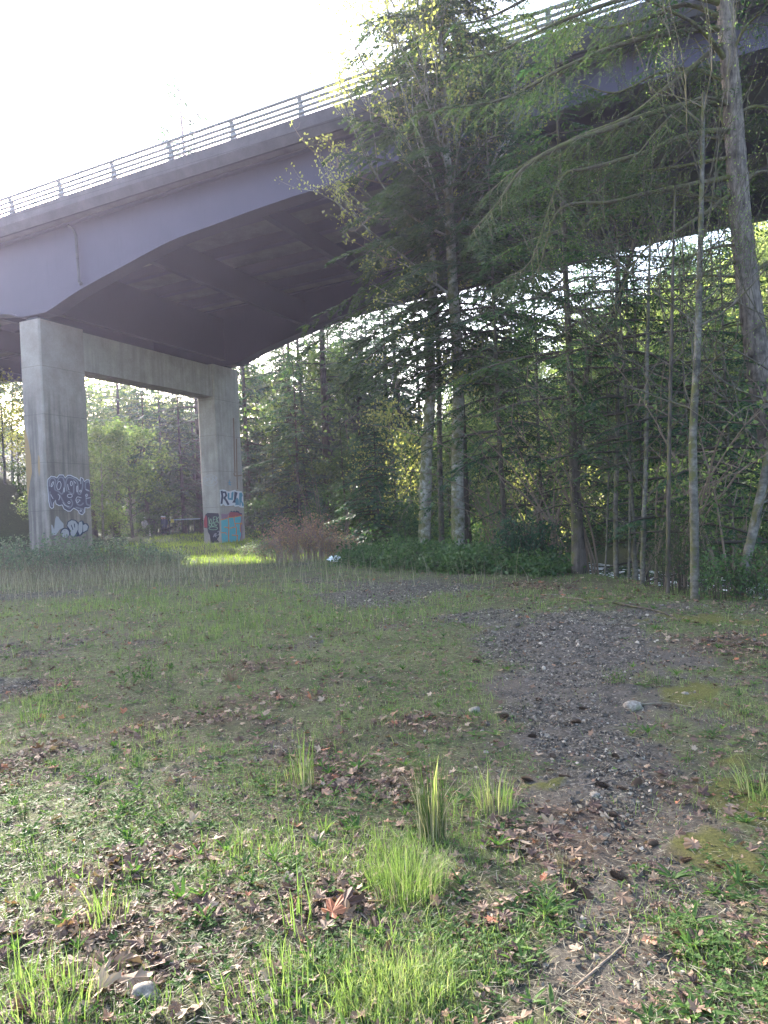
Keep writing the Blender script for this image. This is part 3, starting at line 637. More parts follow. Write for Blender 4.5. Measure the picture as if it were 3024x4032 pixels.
trunk_tree('alder_tree', 'grey alder with thick green moss up one side, left one of the mossy pair',
    [(914, 1187, 24.5), (921, 1000, 24.5), (930, 850, 24.5), (929, 740, 24.5), (935, 600, 24.5), (925, 480, 24.5), (912, 300, 24.5), (900, 120, 24.5), (905, -60, 24.5)],
    [.22, .19, .17, .155, .14, .12, .10, .07, .03], rl(16, .5, .98, .3, 1.1, 1.6, 3.2, 2)+rl(8, .2, .5, -.1, .4, .8, 2, 1), 'leaf_yellow', leafper=4)
trunk_tree('alder_tree', 'pale grey alder with patchy moss and a dark fir right behind it',
    [(989, 1203, 22.6), (988, 1000, 22.6), (990, 860, 22.6), (986, 740, 22.6), (977, 600, 22.6), (970, 430, 22.6), (964, 300, 22.6), (955, 150, 22.6), (940, -60, 22.6)],
    [.21, .185, .175, .165, .15, .13, .11, .08, .035], rl(18, .5, .98, .5, 1.3, 2, 4, 2)+rl(6, .25, .5, -.1, .4, .8, 1.6, 1), 'leaf_yellow', leafper=4)
# budding maple whose branches reach left in front of the girder
mp = root('maple_tree', ground_at(955, 1200, 25), 'slender maple with small yellow spring leaves on bare branches reaching left over the girder', 'tree')
t = MB(); base = np.array(mp.location)
tp_ = smooth_path([base-UPV*.2, at(950, 1000, 25), at(948, 800, 25), at(938, 600, 25), at(905, 420, 24.6), at(880, 280, 24.4), at(850, 120, 24.2), at(830, -60, 24)], 30)
t.tube(tp_, np.interp(np.linspace(0, 1, len(tp_)), [0, .5, 1], [.10, .06, .025]), 8); t.build('trunk', M['bark_thin'], mp)
c = MB(); tips = []
def limb_px(mb, pts, r0, r1, tips=None, n=20, mi=0):
    q_ = smooth_path([at(*p) for p in pts], n); mb.tube(q_, np.linspace(r0, r1, len(q_)), 5, mi, cap=False); 
    if tips is not None: tips.extend(q_[len(q_)//3:])
    return q_
ends = []
for pts in ([(895, 405, 24.5), (850, 400, 24), (794, 388, 23.6), (731, 363, 23.3), (667, 318, 23), (629, 267, 22.8)],
            [(731, 363, 23.3), (725, 330, 23.2), (705, 300, 23)], [(780, 384, 23.5), (770, 350, 23.4), (752, 330, 23.2), (742, 310, 23)],
            [(915, 450, 24.6), (870, 470, 24.2), (800, 470, 24), (760, 440, 23.8), (738, 400, 23.6)], [(800, 470, 24), (760, 500, 23.8), (736, 470, 23.7)],
            [(905, 420, 24.6), (890, 330, 24.3), (860, 240, 24), (838, 160, 24), (815, 90, 24)], [(870, 260, 24), (820, 250, 23.6), (770, 225, 23.4), (735, 180, 23.2)],
            [(850, 200, 24), (800, 160, 23.7), (760, 90, 23.5), (712, 20, 23.3)], [(860, 140, 24), (850, 60, 24), (820, -20, 24)], [(920, 520, 24.7), (850, 560, 24.2), (800, 540, 24), (760, 520, 23.8)],
            [(880, 300, 24.4), (950, 230, 24.2), (1000, 120, 24), (1020, 10, 24)], [(900, 400, 24.6), (1000, 330, 24.4), (1080, 240, 24.2), (1120, 120, 24)], [(840, 80, 24), (790, 40, 24), (745, 0, 24)]):
    q_ = limb_px(c, pts, .035, .008); 
    for k in range(len(q_)//4, len(q_), 2):
        d = unit(rng.normal(size=3)*.6+UPV*.5); e = q_[k]+d*rng.uniform(.15, .5); c.tube([q_[k], (q_[k]+e)/2+rng.normal(size=3)*.03, e], [.009, .006, .004], 4, 0, cap=False)
        if rng.random() < .75: ends.append(e)
    ends.append(q_[-1])
leafcloud(c, ends, 5, .055, .12, .10, 1, LEAF, .1)
c.build('crown', [M['twig'], M['leaf_yellow']], mp)

# --- firs near the middle
conifer('fir_tree', ground_at(1007, 1192, 23.6), 'tall dark fir standing right behind the right mossy alder', H=24, R=4.7, cb=6.0, nl=240, tr=.2, mats=('bark_dark', 'needle_lit'),
        twig_sp=.24, twig=1.2, L=.17, W=.068, up=.12, droop=.5, step=.06, gap=.2, dead=14)
conifer('fir_tree', ground_at(716, 1172, 57), 'dark fir with an open crown behind the brown bramble bush', H=33, R=6.0, cb=10, nl=90, tr=.42,
        twig_sp=.5, twig=1.0, L=.28, W=.085, up=.1, droop=.45, step=.17, gap=.3, dead=10)
conifer('fir_tree', ground_at(1090, 1190, 21), 'dark fir between the mossy alders and the thin trees', H=15, R=3.4, cb=3, nl=80, tr=.09,
        twig_sp=.3, twig=1.0, L=.15, W=.055, up=.1, droop=.5, step=.08, gap=.2, dead=10)
conifer('fir_tree', ground_at(1253, 1242, 16.6), 'slim dark fir at the end of the gravel, first tall trunk right of the bushes', H=12.5, R=3.1, cb=3.6, nl=70, tr=.135,
        twig_sp=.22, twig=.8, L=.13, W=.05, up=.05, droop=.35, step=.075, gap=.3, dead=14)
conifer('hemlock_tree', ground_at(820, 1180, 34), 'low dark green hemlock with branches to the ground left of the mossy alders', H=6.5, R=2.6, cb=.3, nl=80, tr=.09, mats=('bark_dark', 'needle_blue'),
        twig_sp=.25, twig=.8, L=.2, W=.08, up=.1, droop=.4, step=.1, gap=.05, dead=0)
conifer('hemlock_tree', ground_at(650, 1170, 55), 'broad dark green hemlock right of the painted pillar', H=14, R=4.8, cb=.3, nl=110, tr=.16, mats=('bark_dark', 'needle_blue'),
        twig_sp=.4, twig=.9, L=.3, W=.09, up=.1, droop=.4, step=.13, gap=.15, dead=0)
conifer('hemlock_tree', ground_at(1500, 1290, 14), 'young hemlock with flat dark branches around the thick thin-barked trunk', H=7, R=2.6, cb=1.0, nl=44, tr=.05, mats=('bark_thin', 'needle'),
        twig_sp=.22, twig=.7, L=.11, W=.045, up=.05, droop=.25, step=.07, gap=.25, dead=2)
conifer('hemlock_tree', ground_at(1375, 1260, 15), 'young hemlock with sparse drooping dark branches among the thin trunks', H=9, R=2.7, cb=2.6, nl=44, tr=.05, mats=('bark_thin', 'needle'),
        twig_sp=.24, twig=.7, L=.12, W=.05, up=.05, droop=.3, step=.075, gap=.25, dead=6)

for px_i, Z_i, H_i, lab_i in [(1175, 21.5, 14, 'young dark fir behind the arching saplings left of the slim fir'), (1400, 20, 14.5, 'young dark fir behind the brown thin trunk on the bank'), (1585, 18.5, 13, 'young dark fir behind the slanting pale tree')]:
    conifer('fir_tree', ground_at(px_i, 1250, Z_i), lab_i, 'young firs by the river', H=H_i, R=2.7, cb=1.5, nl=60, tr=.07, twig_sp=.28, twig=.9, L=.15, W=.055, up=.05, droop=.35, step=.085, gap=.25, dead=5)
# --- thin trunks on the river bank
thin = [
 ('thin tree with mossy pale bark, fourth trunk from the left on the river bank', [(1331,1268,15.5),(1330,1100,15.5),(1334,900,15.6),(1330,700,15.8),(1338,500,16)], [.055,.05,.045,.04,.02], 'bark_thin'),
 ('very thin pale tree close beside the mossy pale one on the bank', [(1357,1275,15),(1360,1150,15),(1362,950,15.1),(1370,700,15.3)], [.028,.026,.022,.012], 'bark_thin'),
 ('thin brown tree at the bank with light bark low down', [(1387,1298,13.6),(1390,1150,13.6),(1396,980,13.8),(1398,750,14),(1405,500,14.4)], [.05,.046,.04,.035,.02], 'bark_thin'),
 ('straight dark thin tree right of the brown one on the bank', [(1442,1312,12.2),(1444,1100,12.2),(1447,900,12.3),(1452,650,12.5),(1458,400,12.8)], [.04,.036,.03,.028,.015], 'bark_dark'),
 ('pale-barked alder on the bank, thickest trunk before the leaning one', [(1502,1340,11.4),(1500,1150,11.4),(1497,950,11.5),(1506,760,11.7),(1511,600,12),(1516,400,12.3),(1520,200,12.6)], [.070,.064,.060,.054,.047,.038,.025], 'bark_thin'),
 ('slanting pale alder at the right edge above the water', [(1583,1330,11.5),(1606,1240,11.6),(1630,1130,11.8),(1655,1010,12),(1672,900,12.2),(1690,700,12.6),(1700,400,13)], [.078,.074,.07,.065,.06,.046,.03], 'bark_thin'),
 ('thin dark tree that leans to the right from the slim fir', [(1240,1235,16.9),(1250,1000,16.9),(1272,780,16.8),(1322,690,16.6),(1364,548,16.4),(1420,380,16.2),(1470,250,16)], [.05,.055,.06,.055,.05,.04,.02], 'bark_dark'),
 ('thin bare sapling just right of the slim fir', [(1305,1262,15.9),(1312,1120,15.9),(1315,950,16),(1308,800,16)], [.022,.02,.018,.01], 'bark_thin')]
for lab, pts, rads, bk in thin:
    trunk_tree('thin_tree', lab, pts, rads, rl(9, .25, .98, .2, 1.1, .8, 2.2, 1)+rl(6, .55, 1, .3, 1.2, 1.2, 2.6, 2), 'leaf', bk, 2)
# sapling thicket behind: arching bare stems with a few leaves
def sapling(loc, H, arch, az, nst=4, label=None, group=None, leafper=3, lm='leaf'):
    r = root('sapling', loc, label, 'sapling', group); c = MB(); tips = []
    for i in range(nst):
        a = az+rng.normal()*.5; h = H*rng.uniform(.6, 1.1); s = np.linspace(0, 1, 9); d = np.array([cos(a), sin(a), 0])
        ar = arch*rng.uniform(.3, 1.4)
        Q = np.array(loc)+d*(ar*h*s**1.6)[:, None]+UPV*(h*(s-.35*ar*s**2.5))[:, None]+rng.normal(size=(9, 3))*.03*s[:, None]
        if nst > 1: Q = Q+np.append(rng.normal(size=2)*.12, 0)
        Q[0, 2] -= .15
        c.tube(Q, np.linspace(.028, .006, 9), 5, 0, cap=False)
        for k in range(3, 9):
            for _ in range(2):
                e = Q[k]+unit(rng.normal(size=3)+UPV*.4)*rng.uniform(.3, .9); c.tube([Q[k], (Q[k]+e)/2+rng.normal(size=3)*.04, e], [.008, .006, .003], 4, 0, cap=False); tips += [e, (Q[k]+e)/2]
    if leafper: leafcloud(c, tips, leafper, .14, .09, .07, 1, LEAF, .2)
    c.build('stems', [M['twig'], M[lm]], r); return r
k_ = 0
for px, Z, H, ar, az in [(1060,24,5,.5,0),(1085,24,6,.4,3.1),(1110,22,5,.9,0),(1140,21,6,.6,.2),(1165,20,5,1.0,3.0),(1190,19,5,.3,0),(1215,18.5,6,.7,3.1),(1030,29,6,.3,0),(1175,24,7,.35,.4),(1120,27,7,.3,3.1),(880,37,5,.4,3),(770,38,6,.3,0),(740,36,5,.3,0),(690,40,6,.3,3),(860,42,8,.3,2)]:
    p = at(px, 1200, Z); sapling((p[0], Z, hz(p[0], Z)), H, ar, az, 4, 'arching bare sapling stems with sparse small leaves in the thicket by the mossy alders', 'saplings in the thicket', 3, 'leaf' if k_ % 2 else 'leaf_dark'); k_ += 1
for px, Z, H in [(1290,17,5),(1420,15,5),(1480,13,4),(1545,13,4.5),(1600,14,5),(1460,17,7),(1560,18,7),(1350,19,7)]:
    p = at(px, 1250, Z); sapling((p[0], Z, hz(p[0], Z)), H, .5, rng.uniform(0, 6.28), 4, 'arching bare sapling stems with sparse leaves growing from the river bank', 'saplings on the river bank', 3, 'leaf')

# --- the big fir at the right edge, limbs traced from the photograph
FZ = 14.0
tr = [(1700,1262,FZ),(1690,1120,FZ),(1668,960,FZ),(1647,850,FZ),(1626,700,FZ),(1609,560,FZ),(1597,430,FZ),(1590,330,FZ),(1583,220,FZ),(1573,110,FZ),(1566,0,FZ),(1560,-150,FZ),(1555,-400,FZ),(1552,-800,FZ)]
P = [at(*p) for p in tr]; base = P[0].copy(); base[2] = hz(base[0], base[1]); P[0] = base-UPV*.4
bf = root('fir_tree', base, 'big leaning fir at the right edge with rough red-brown bark and long mossy limbs', 'tree')
sp = smooth_path(P, 60); t = MB()
t.tube(sp, np.interp(np.linspace(0, 1, len(sp)), [0, .06, .3, .6, .8, 1], [.30, .235, .205, .17, .14, .05]), 20, wob=.045); t.build('trunk', M['bark_fir'], bf)
def C4(x, y): return ((2200+x*.4967)/K, (300+y*.4967)/K)
limbs = [
 ([C4(1330,210),C4(1000,230),C4(700,310),C4(450,400),C4(0,560)]+[(1125,369),(1074,440),(1020,500)], .062, 12.6, 1),
 ([(1580,85),(1526,121),(1440,190),(1354,254),(1240,299),(1131,356),(1050,420)], .055, 13.4, 1),
 ([C4(1380,430),C4(1150,440),C4(900,510),C4(700,600),C4(400,690),C4(200,740),C4(0,830)]+[(1150,560),(1090,600)], .055, 12.8, 1),
 ([C4(1350,645),C4(1000,710),C4(700,750),C4(420,740),C4(200,700)], .036, 15.2, .5),
 ([C4(1360,800),C4(1000,870),C4(700,930),C4(400,1000),C4(0,1060)]+[(1160,590),(1100,600)], .048, 13.0, .7),
 ([C4(1370,930),C4(1150,1090),C4(950,1220),C4(700,1360),C4(560,1560),C4(380,1950)], .038, 13.3, .15),
 ([C4(1430,1330),C4(1200,1370),C4(900,1490),C4(600,1550),C4(260,1550)], .030, 13.4, .2),
 ([C4(1440,1590),C4(1100,1580),C4(750,1590)], .026, 14.6, .15),
 ([C4(1410,1470),C4(1150,1560),C4(900,1680),C4(700,1770)], .028, 13.5, .15),
 ([C4(1460,1780),C4(1200,1870),C4(1030,1950)], .024, 13.8, .15),
 ([C4(1390,985),C4(1100,950),C4(850,940)], .022, 14.8, .1),
 ([C4(1470,1960),C4(1300,2000),C4(1180,2100)], .022, 14.2, .2),
 ([(1576,140),(1510,60),(1440,20),(1350,-20)], .05, 13.0, 1),
 ([(1572,60),(1450,70),(1330,100),(1210,150),(1100,210),(1000,230),(900,240)], .05, 12.6, 1),
 ([(1565,10),(1440,-20),(1310,10),(1180,60),(1080,110),(980,130)], .05, 12.9, 1),
 ([(1562,-60),(1430,-110),(1300,-80),(1170,-20),(1050,40),(940,60)], .05, 12.5, 1),
 ([(1564,40),(1480,10),(1400,40),(1300,60),(1220,30)], .045, 14.6, 1),
 ([(1578,180),(1500,150),(1420,160),(1330,200),(1250,180)], .04, 15.2, 1),
 ([(1560,-120),(1480,-130),(1380,-60),(1290,-10),(1200,20)], .045, 15.0, 1),
 ([(1583,230),(1520,210),(1450,250),(1380,330)], .03, 12.6, 1),
 ([(1575,130),(1610,60),(1655,20)], .035, 13.4, 1),
 ([(1562,-60),(1600,-90),(1680,-60),(1760,0)], .05, 14.5, 1),
 ([(1585,250),(1640,230),(1720,260)], .045, 14.3, 1), ([(1595,400),(1650,370),(1740,390)], .045, 14.6, 1), ([(1615,600),(1680,560),(1760,600)], .04, 14.5, .8),
 ([(1590,330),(1560,260),(1540,160),(1500,80)], .03, 15.5, .8), ([(1600,470),(1500,420),(1420,400),(1330,420)], .035, 15.8, 1), ([(1590,300),(1480,300),(1390,340),(1300,400)], .035, 16.2, 1)]
c = MB(); lb = MB(); T0, TD, TL = [], [], []; T1, E1, U1 = [], [], []
for pts, r0, ze, fol in limbs:
    zs = np.linspace(FZ, ze, len(pts)); q_ = smooth_path([at(x, y, z) for (x, y), z in zip(pts, zs)], 26)
    m_ = len(q_); seg = MB(); seg.tube(q_, np.interp(np.linspace(0, 1, m_), [0, .15, 1], [r0*1.15, r0, .009]), 7, wob=.09); lb = seg
    tot = np.linalg.norm(np.diff(q_, axis=0), axis=1).sum(); d_ = unit(np.gradient(q_, axis=0))
    # side twigs
    for s_ in np.arange(.12, 1.0, .15/max(tot, .5)):
        if rng.random() > (.25+.75*fol): continue
        f = s_*(m_-1); i_ = min(int(f), m_-2); p = q_[i_]+(q_[i_+1]-q_[i_])*(f-i_); d = d_[i_]
        sv = unit(np.cross(d, UPV)); sg = 1 if rng.random() < .5 else -1
        dd = unit(d*.7+sv*sg*rng.uniform(.5, 1.1)-UPV*rng.uniform(0, .35)); Ln = rng.uniform(.35, 1.15)*(1.15-.55*s_)*(.5+.5*min(1, fol+.2))
        s5 = np.linspace(0, 1, 5); Q = p+dd*(Ln*s5)[:, None]-UPV*(.30*Ln*s5**2)[:, None]+rng.normal(size=(5, 3))*.02*s5[:, None]
        seg.tube(Q, np.linspace(.011, .003, 5), 4, 0, cap=False)
        if fol >= .5 and s_ > .28 or rng.random() < .2*fol:
            for g_ in np.linspace(.25, 1, max(2, int(Ln/.13))):
                pp = p+dd*Ln*g_-UPV*.30*Ln*g_*g_; side = unit(np.cross(dd, UPV))
                for sg2 in (-1, 1):
                    e_ = unit(dd*.5+side*sg2*rng.uniform(.4, 1.)-UPV*rng.uniform(.05, .6)); T0.append(pp); TD.append(e_); TL.append(rng.uniform(.15, .42)*(1.2-.4*g_))
    seg.build('limb', [M['bark_moss']], bf)
sprays(c, np.array(T0), np.array(TD), np.array(TL), .03, .055, .014, .8, .3, 0)
c.build('foliage', [M['needle_lit']], bf)
cr_t, cr_c = conifer_parts(H=13, R=4.6, cb=.5, nl=80, tr=.1, twig_sp=.3, twig=.9, L=.16, W=.06, up=.1, droop=.5, step=.1, gap=.1, dead=0)
o = cr_c.build('crown', [M['twig_dark'], M['needle']], bf, (0, 0, 0)); o.location = Vector(tuple(sp[int(len(sp)*.80)]-base))
#PART3
# ------------------------------------------------------------------ the forest behind
conA, _ = None, None
def proto(kind, loc, label, group):
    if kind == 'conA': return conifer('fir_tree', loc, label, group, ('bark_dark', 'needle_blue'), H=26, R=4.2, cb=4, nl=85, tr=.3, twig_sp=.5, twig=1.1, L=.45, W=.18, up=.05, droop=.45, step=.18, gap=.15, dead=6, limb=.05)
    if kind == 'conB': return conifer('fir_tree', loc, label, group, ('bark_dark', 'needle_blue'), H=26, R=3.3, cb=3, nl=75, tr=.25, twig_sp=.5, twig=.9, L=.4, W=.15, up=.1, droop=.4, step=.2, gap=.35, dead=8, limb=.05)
    if kind == 'conC': return conifer('cedar_tree', loc, label, group, ('bark_dark', 'needle_lit'), H=20, R=4.4, cb=.8, nl=90, tr=.28, twig_sp=.45, twig=1.2, L=.45, W=.17, up=.0, droop=.6, step=.19, gap=.1, dead=0, limb=.05)
    if kind == 'decA': return broadleaf('leafy_tree', loc, label, group, ('bark_thin', 'leaf'), H=14, R=5, tr=.2, cb=.12, limbs=20, per=9, L=.34, W=.24, rad=.5, depth=2)
    if kind == 'decD': return broadleaf('leafy_tree', loc, label, group, ('bark_thin', 'leaf_glow'), H=13, R=4.6, tr=.16, cb=.12, limbs=18, per=8, L=.30, W=.2, rad=.5, depth=2)
    if kind == 'decB': return broadleaf('leafy_tree', loc, label, group, ('bark_thin', 'leaf_yellow'), H=11, R=3.8, tr=.14, cb=.2, limbs=15, per=4, L=.24, W=.18, rad=.5, depth=2)
    if kind == 'decC': return broadleaf('leafy_tree', loc, label, group, ('bark_alder', 'leaf'), H=18, R=4.2, tr=.2, cb=.25, limbs=18, per=7, L=.32, W=.22, rad=.6, depth=2)
    if kind == 'shrub': return broadleaf('shrub', loc, label, group, ('bark_thin', 'leaf_dark'), 'shrub', H=3.4, R=2.4, tr=.05, cb=.05, limbs=14, per=9, L=.2, W=.15, rad=.28, depth=1)
    if kind == 'shrubL': return broadleaf('shrub', loc, label, group, ('bark_thin', 'leaf'), 'shrub', H=3.6, R=2.4, tr=.05, cb=.05, limbs=14, per=9, L=.2, W=.14, rad=.3, depth=1)
HT = dict(conA=26, conB=26, conC=20, decA=14, decD=13, decB=11, decC=18, shrub=3.4, shrubL=3.6)
protos = {}
def under_bridge(x, y):
    t = (np.array([x, y, 0])-BA)@BN; return -2.5 < t < 21.5
def put(kind, x, y, H, label, group, wide=1.0, cap=True):
    if cap and under_bridge(x, y): H = min(H, 10.5)
    u = x+.6745*y
    if cap and 24 <= u < 36 and y > 70 and x < -4: H = min(H, max(5., .4245*(y-46)/.829*.9-max(0, hz(x, y))))
    if cap and 3 < u < 24 and y > 45 and x < -4: H = min(H, max(5., .466*(y-31)/.829*.9-max(0, hz(x, y))))
    z = hz(x, y)-.15; sc = H/HT[kind]
    if kind not in protos:
        protos[kind] = proto(kind, (x, y, z), label, group); o = protos[kind]; o.rotation_euler = (0, 0, rng.random()*6.28); o.scale = (sc*wide, sc*wide, sc)
    else: o = place(protos[kind], (x, y, z), rng.random()*6.28, (sc*wide, sc), label, group)
    o['group'] = group; o['label'] = label
    return o
def pxp(px, Z): return (px-830)/(FPX/K)*Z
# particular trees the photograph shows
put('conB', pxp(438, 76), 76, 48, 'tall fir whose bare pointed tip rises above the bridge railing', 'conifers behind the pillars', 1.35, False)
put('conC', pxp(398, 72), 72, 18, 'full olive drooping cedar seen between the two pillars beside the right one', 'leafy trees behind the pillars', .9, False)
put('conA', pxp(318, 72), 72, 19, 'dark fir between the pillars, left of the olive cedar', 'conifers behind the pillars', .9, False)
put('conB', pxp(250, 74), 74, 25, 'thin open fir with bright sky around its trunk between the pillars', 'conifers behind the pillars', 1.15, False)
put('conB', pxp(205, 68), 68, 21, 'fir half hidden by the left pillar', 'conifers behind the pillars', 1.1, True)
put('decA', pxp(285, 62), 62, 9.5, 'low olive leafy tree behind the white-coated person', 'leafy trees behind the pillars', 1.1, False)
put('decC', pxp(222, 60), 60, 10, 'brownish leafy tree just right of the tagged left pillar', 'leafy trees behind the pillars', 1.1, False)
for px_i, Z_i, H_i in ((350, 86, 24), (300, 90, 22), (240, 96, 27), (425, 84, 20)): put('conA', pxp(px_i, Z_i), Z_i, H_i, 'distant dark fir reaching up to the concrete beam between the pillars', 'distant firs between the pillars', 1.1, False)
put('decB', pxp(14, 50), 50, 7.5, 'yellow leafy tree on the slope at the left edge', 'yellow trees', 1.1, False)
put('decB', pxp(45, 58), 58, 7, 'yellow leafy tree behind the left pillar', 'yellow trees', 1.1, False)
put('decB', pxp(855, 36), 36, 8.5, 'small maple with bright yellow leaves left of the mossy alders', 'yellow trees', .8, False)
put('decB', pxp(1150, 30), 30, 8, 'yellow green leafy tree behind the arching saplings', 'yellow trees', .9, False)
G1 = 'woods behind the bridge'; G2 = 'woods on the far river bank'
LB = dict(conA='blue green conifer in the dense woods right of the painted pillar', conB='open dark conifer in the dense woods right of the painted pillar', conC='drooping olive cedar in the dense woods right of the painted pillar',
  decA='round leafy tree in the dense woods right of the painted pillar', decB='small yellow leafy tree in the dense woods right of the painted pillar', decC='tall leafy tree in the dense woods right of the painted pillar', shrub='dark leafy shrub at the foot of the woods', shrubL='light green shrub at the foot of the woods')
LH = dict(decD='pale sunlit leafy tree on the hillside across the river', conA='blue green conifer on the hillside across the river', conB='open dark conifer on the hillside across the river', conC='sunlit drooping cedar on the hillside across the river',
  decA='round leafy tree on the hillside across the river', decB='small yellow leafy tree on the hillside across the river', decC='tall leafy tree on the hillside across the river', shrub='dark leafy shrub on the far bank of the river', shrubL='light green shrub on the far bank of the river')
def pick(opts):
    k = [a for a, _ in opts]; p = np.array([b for _, b in opts], float); return k[rng.choice(len(k), p=p/p.sum())]
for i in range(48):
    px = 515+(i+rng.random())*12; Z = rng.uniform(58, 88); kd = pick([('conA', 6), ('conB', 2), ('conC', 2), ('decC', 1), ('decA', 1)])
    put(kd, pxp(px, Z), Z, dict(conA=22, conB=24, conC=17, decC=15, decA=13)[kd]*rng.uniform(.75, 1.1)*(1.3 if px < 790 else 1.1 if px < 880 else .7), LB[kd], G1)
for i in range(26):
    px = 510+(i+rng.random())*23; Z = rng.uniform(37, 54); kd = pick([('decA', 3), ('decB', 1), ('conC', 2), ('conA', 4)])
    if px < 740: Z = rng.uniform(55, 61)
    put(kd, pxp(px, Z), Z, rng.uniform(5, 9.5), LB[kd], G1)
for i in range(16):
    px = 540+(i+rng.random())*32; Z = rng.uniform(32, 44) if px > 740 else rng.uniform(53, 57); kd = 'shrub' if rng.random() < .6 else 'shrubL'
    put(kd, pxp(px, Z), Z, rng.uniform(1.8, 3.4), LB[kd], 'shrubs at the foot of the woods')
for i in range(26):
    px = -240+(i+rng.random())*30; Z = rng.uniform(84, 125); kd = pick([('conA', 4), ('conB', 3), ('decC', 2)])
    put(kd, pxp(px, Z), Z, rng.uniform(15, 24), 'distant conifer or leafy tree beyond the gravel lot between the pillars', 'far trees between the pillars', 1.15)
for i in range(8):
    px = 190+(i+rng.random())*31; Z = rng.uniform(76, 84)
    put('shrub' if i % 2 else 'shrubL', pxp(px, Z), Z, rng.uniform(3, 5), 'shrub beyond the people and the vehicle between the pillars', 'shrubs between the pillars', 1.3)
for i in range(12):
    px = 195+(i+rng.random())*21; Z = rng.uniform(84, 102)
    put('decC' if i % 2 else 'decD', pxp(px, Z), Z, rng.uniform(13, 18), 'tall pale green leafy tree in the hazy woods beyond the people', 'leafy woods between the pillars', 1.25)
for i in range(7):
    px = 750+(i+rng.random())*24; Z = rng.uniform(60, 74); put('conA', pxp(px, Z), Z, rng.uniform(22, 27), LB['conA'], G1, 1.1)
n_ = 0; tries = 0
while n_ < 105 and tries < 4000:
    tries += 1
    Z = rng.uniform(26, 95); px = rng.uniform(960, 1760); x = pxp(px, Z); d = float(river_d(x, Z))
    if d < 7.5: continue
    if under_bridge(x, Z) and rng.random() < .5: continue
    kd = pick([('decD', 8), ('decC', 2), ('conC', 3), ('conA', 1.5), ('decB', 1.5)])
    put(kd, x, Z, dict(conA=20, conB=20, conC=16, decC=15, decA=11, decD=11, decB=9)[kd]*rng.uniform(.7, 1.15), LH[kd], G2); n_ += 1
for i in range(22):
    for _ in range(50):
        Z = rng.uniform(22, 48); px = rng.uniform(1020, 1740); x = pxp(px, Z); d = float(river_d(x, Z))
        if 6.2 < d < 11: break
    kd = 'shrubL' if rng.random() < .65 else 'shrub'
    put(kd, x, Z, rng.uniform(2, 3.8), LH[kd], 'shrubs on the far bank')
for i in range(26):
    y = rng.uniform(28, 66); x = -21-rng.random()*9
    put('shrub' if rng.random() < .5 else 'shrubL', x, y, rng.uniform(1.2, 2.4), 'shrub on the steep slope at the left edge', 'shrubs on the left slope', 1.2)

# ------------------------------------------------------------------ bramble and bushes
def bush(name, loc, R, H, canes, per, label, group=None, lm='leaf_bush', sm='cane', L=.09, W=.07, cat='bush', th=.010, squash=1.0, rad=.09):
    loc = np.array([loc[0], loc[1], hz(loc[0], loc[1])]); r = root(name, loc, label, cat, group); c = MB(); tips = []
    for i in range(canes):
        a = rng.random()*6.28; rr = R*rng.random()**.6; b = loc+np.array([cos(a)*rr*.75, sin(a)*rr*.75*squash, -.05])
        h = H*rng.uniform(.55, 1.08)*sqrt(max(.12, 1-(rr/R)**2*.75)); a2 = a+rng.normal()*.9; ln = rng.uniform(.15, .75)*R*.8; s_ = np.linspace(0, 1, 7)
        Q = b+np.array([cos(a2), sin(a2)*squash, 0])*(ln*s_**1.5)[:, None]+UPV*(h*np.sin(s_*rng.uniform(1.5, 2.3)))[:, None]+rng.normal(size=(7, 3))*.03*s_[:, None]
        c.tube(Q, np.linspace(th, th*.35, 7), 4, 0, cap=False); tips += list(Q[2:])
        for k in (2, 3, 4, 5):
            e = Q[k]+unit(rng.normal(size=3))*rng.uniform(.08, .3)*min(1, R); c.tube([Q[k], e], [th*.5, th*.25], 3, 0, cap=False); tips.append(e)
    if per: leafcloud(c, tips, per, rad, L, W, 1, LEAF, .15)
    c.build('canes_and_leaves', [M[sm], M[lm]], r, None); return r
k_ = 0
for px, Z, H, R in [(-25,24.5,1.35,1.5),(25,26,1.3,1.4),(70,24.5,1.25,1.4),(118,26.5,1.35,1.4),(165,25,1.15,1.3),(212,26.5,1.3,1.4),(258,25.5,1.05,1.3),(300,27,1.1,1.3),(335,26,.8,1.0),(362,27.5,.6,.8),(150,30,1.5,1.6),(60,31,1.5,1.6)]:
    bush('bramble_bush', (pxp(px, Z), Z), R*rng.uniform(.8, 1.1), H*rng.uniform(.75, 1.2), 40, 2, ['tall grey green bramble at the left edge of the meadow' if k_ < 2 else 'grey green bramble in the thicket before the tagged left pillar', 'grey green bramble in the low thicket between the two pillars'][1 if px > 200 else 0], 'brambles before the pillars', sm='twig', L=.10, W=.075, th=.009); k_ += 1
bush('bramble_bush', (pxp(655, 26.5), 26.5), 1.6, 1.75, 170, 2, 'big rounded bush of dry red-brown bramble canes between meadow and woods', lm='leaf_brown', sm='cane', L=.09, W=.06, squash=.7)
bush('bramble_bush', (pxp(592, 31), 31), 1.0, 1.2, 46, 3, 'pale leaved bramble arching between the painted pillar and brown bush', lm='leaf_bush', sm='cane', squash=.7)
bush('bramble_bush', (pxp(542, 38), 38), .8, .8, 26, 3, 'small bright bramble at the foot of the painted pillar', lm='leaf_bush', sm='cane')
bush('bramble_bush', (pxp(735, 28), 28), 1.0, .9, 50, 3, 'small brown dry bramble right of the big brown bush', lm='leaf_brown', sm='cane')
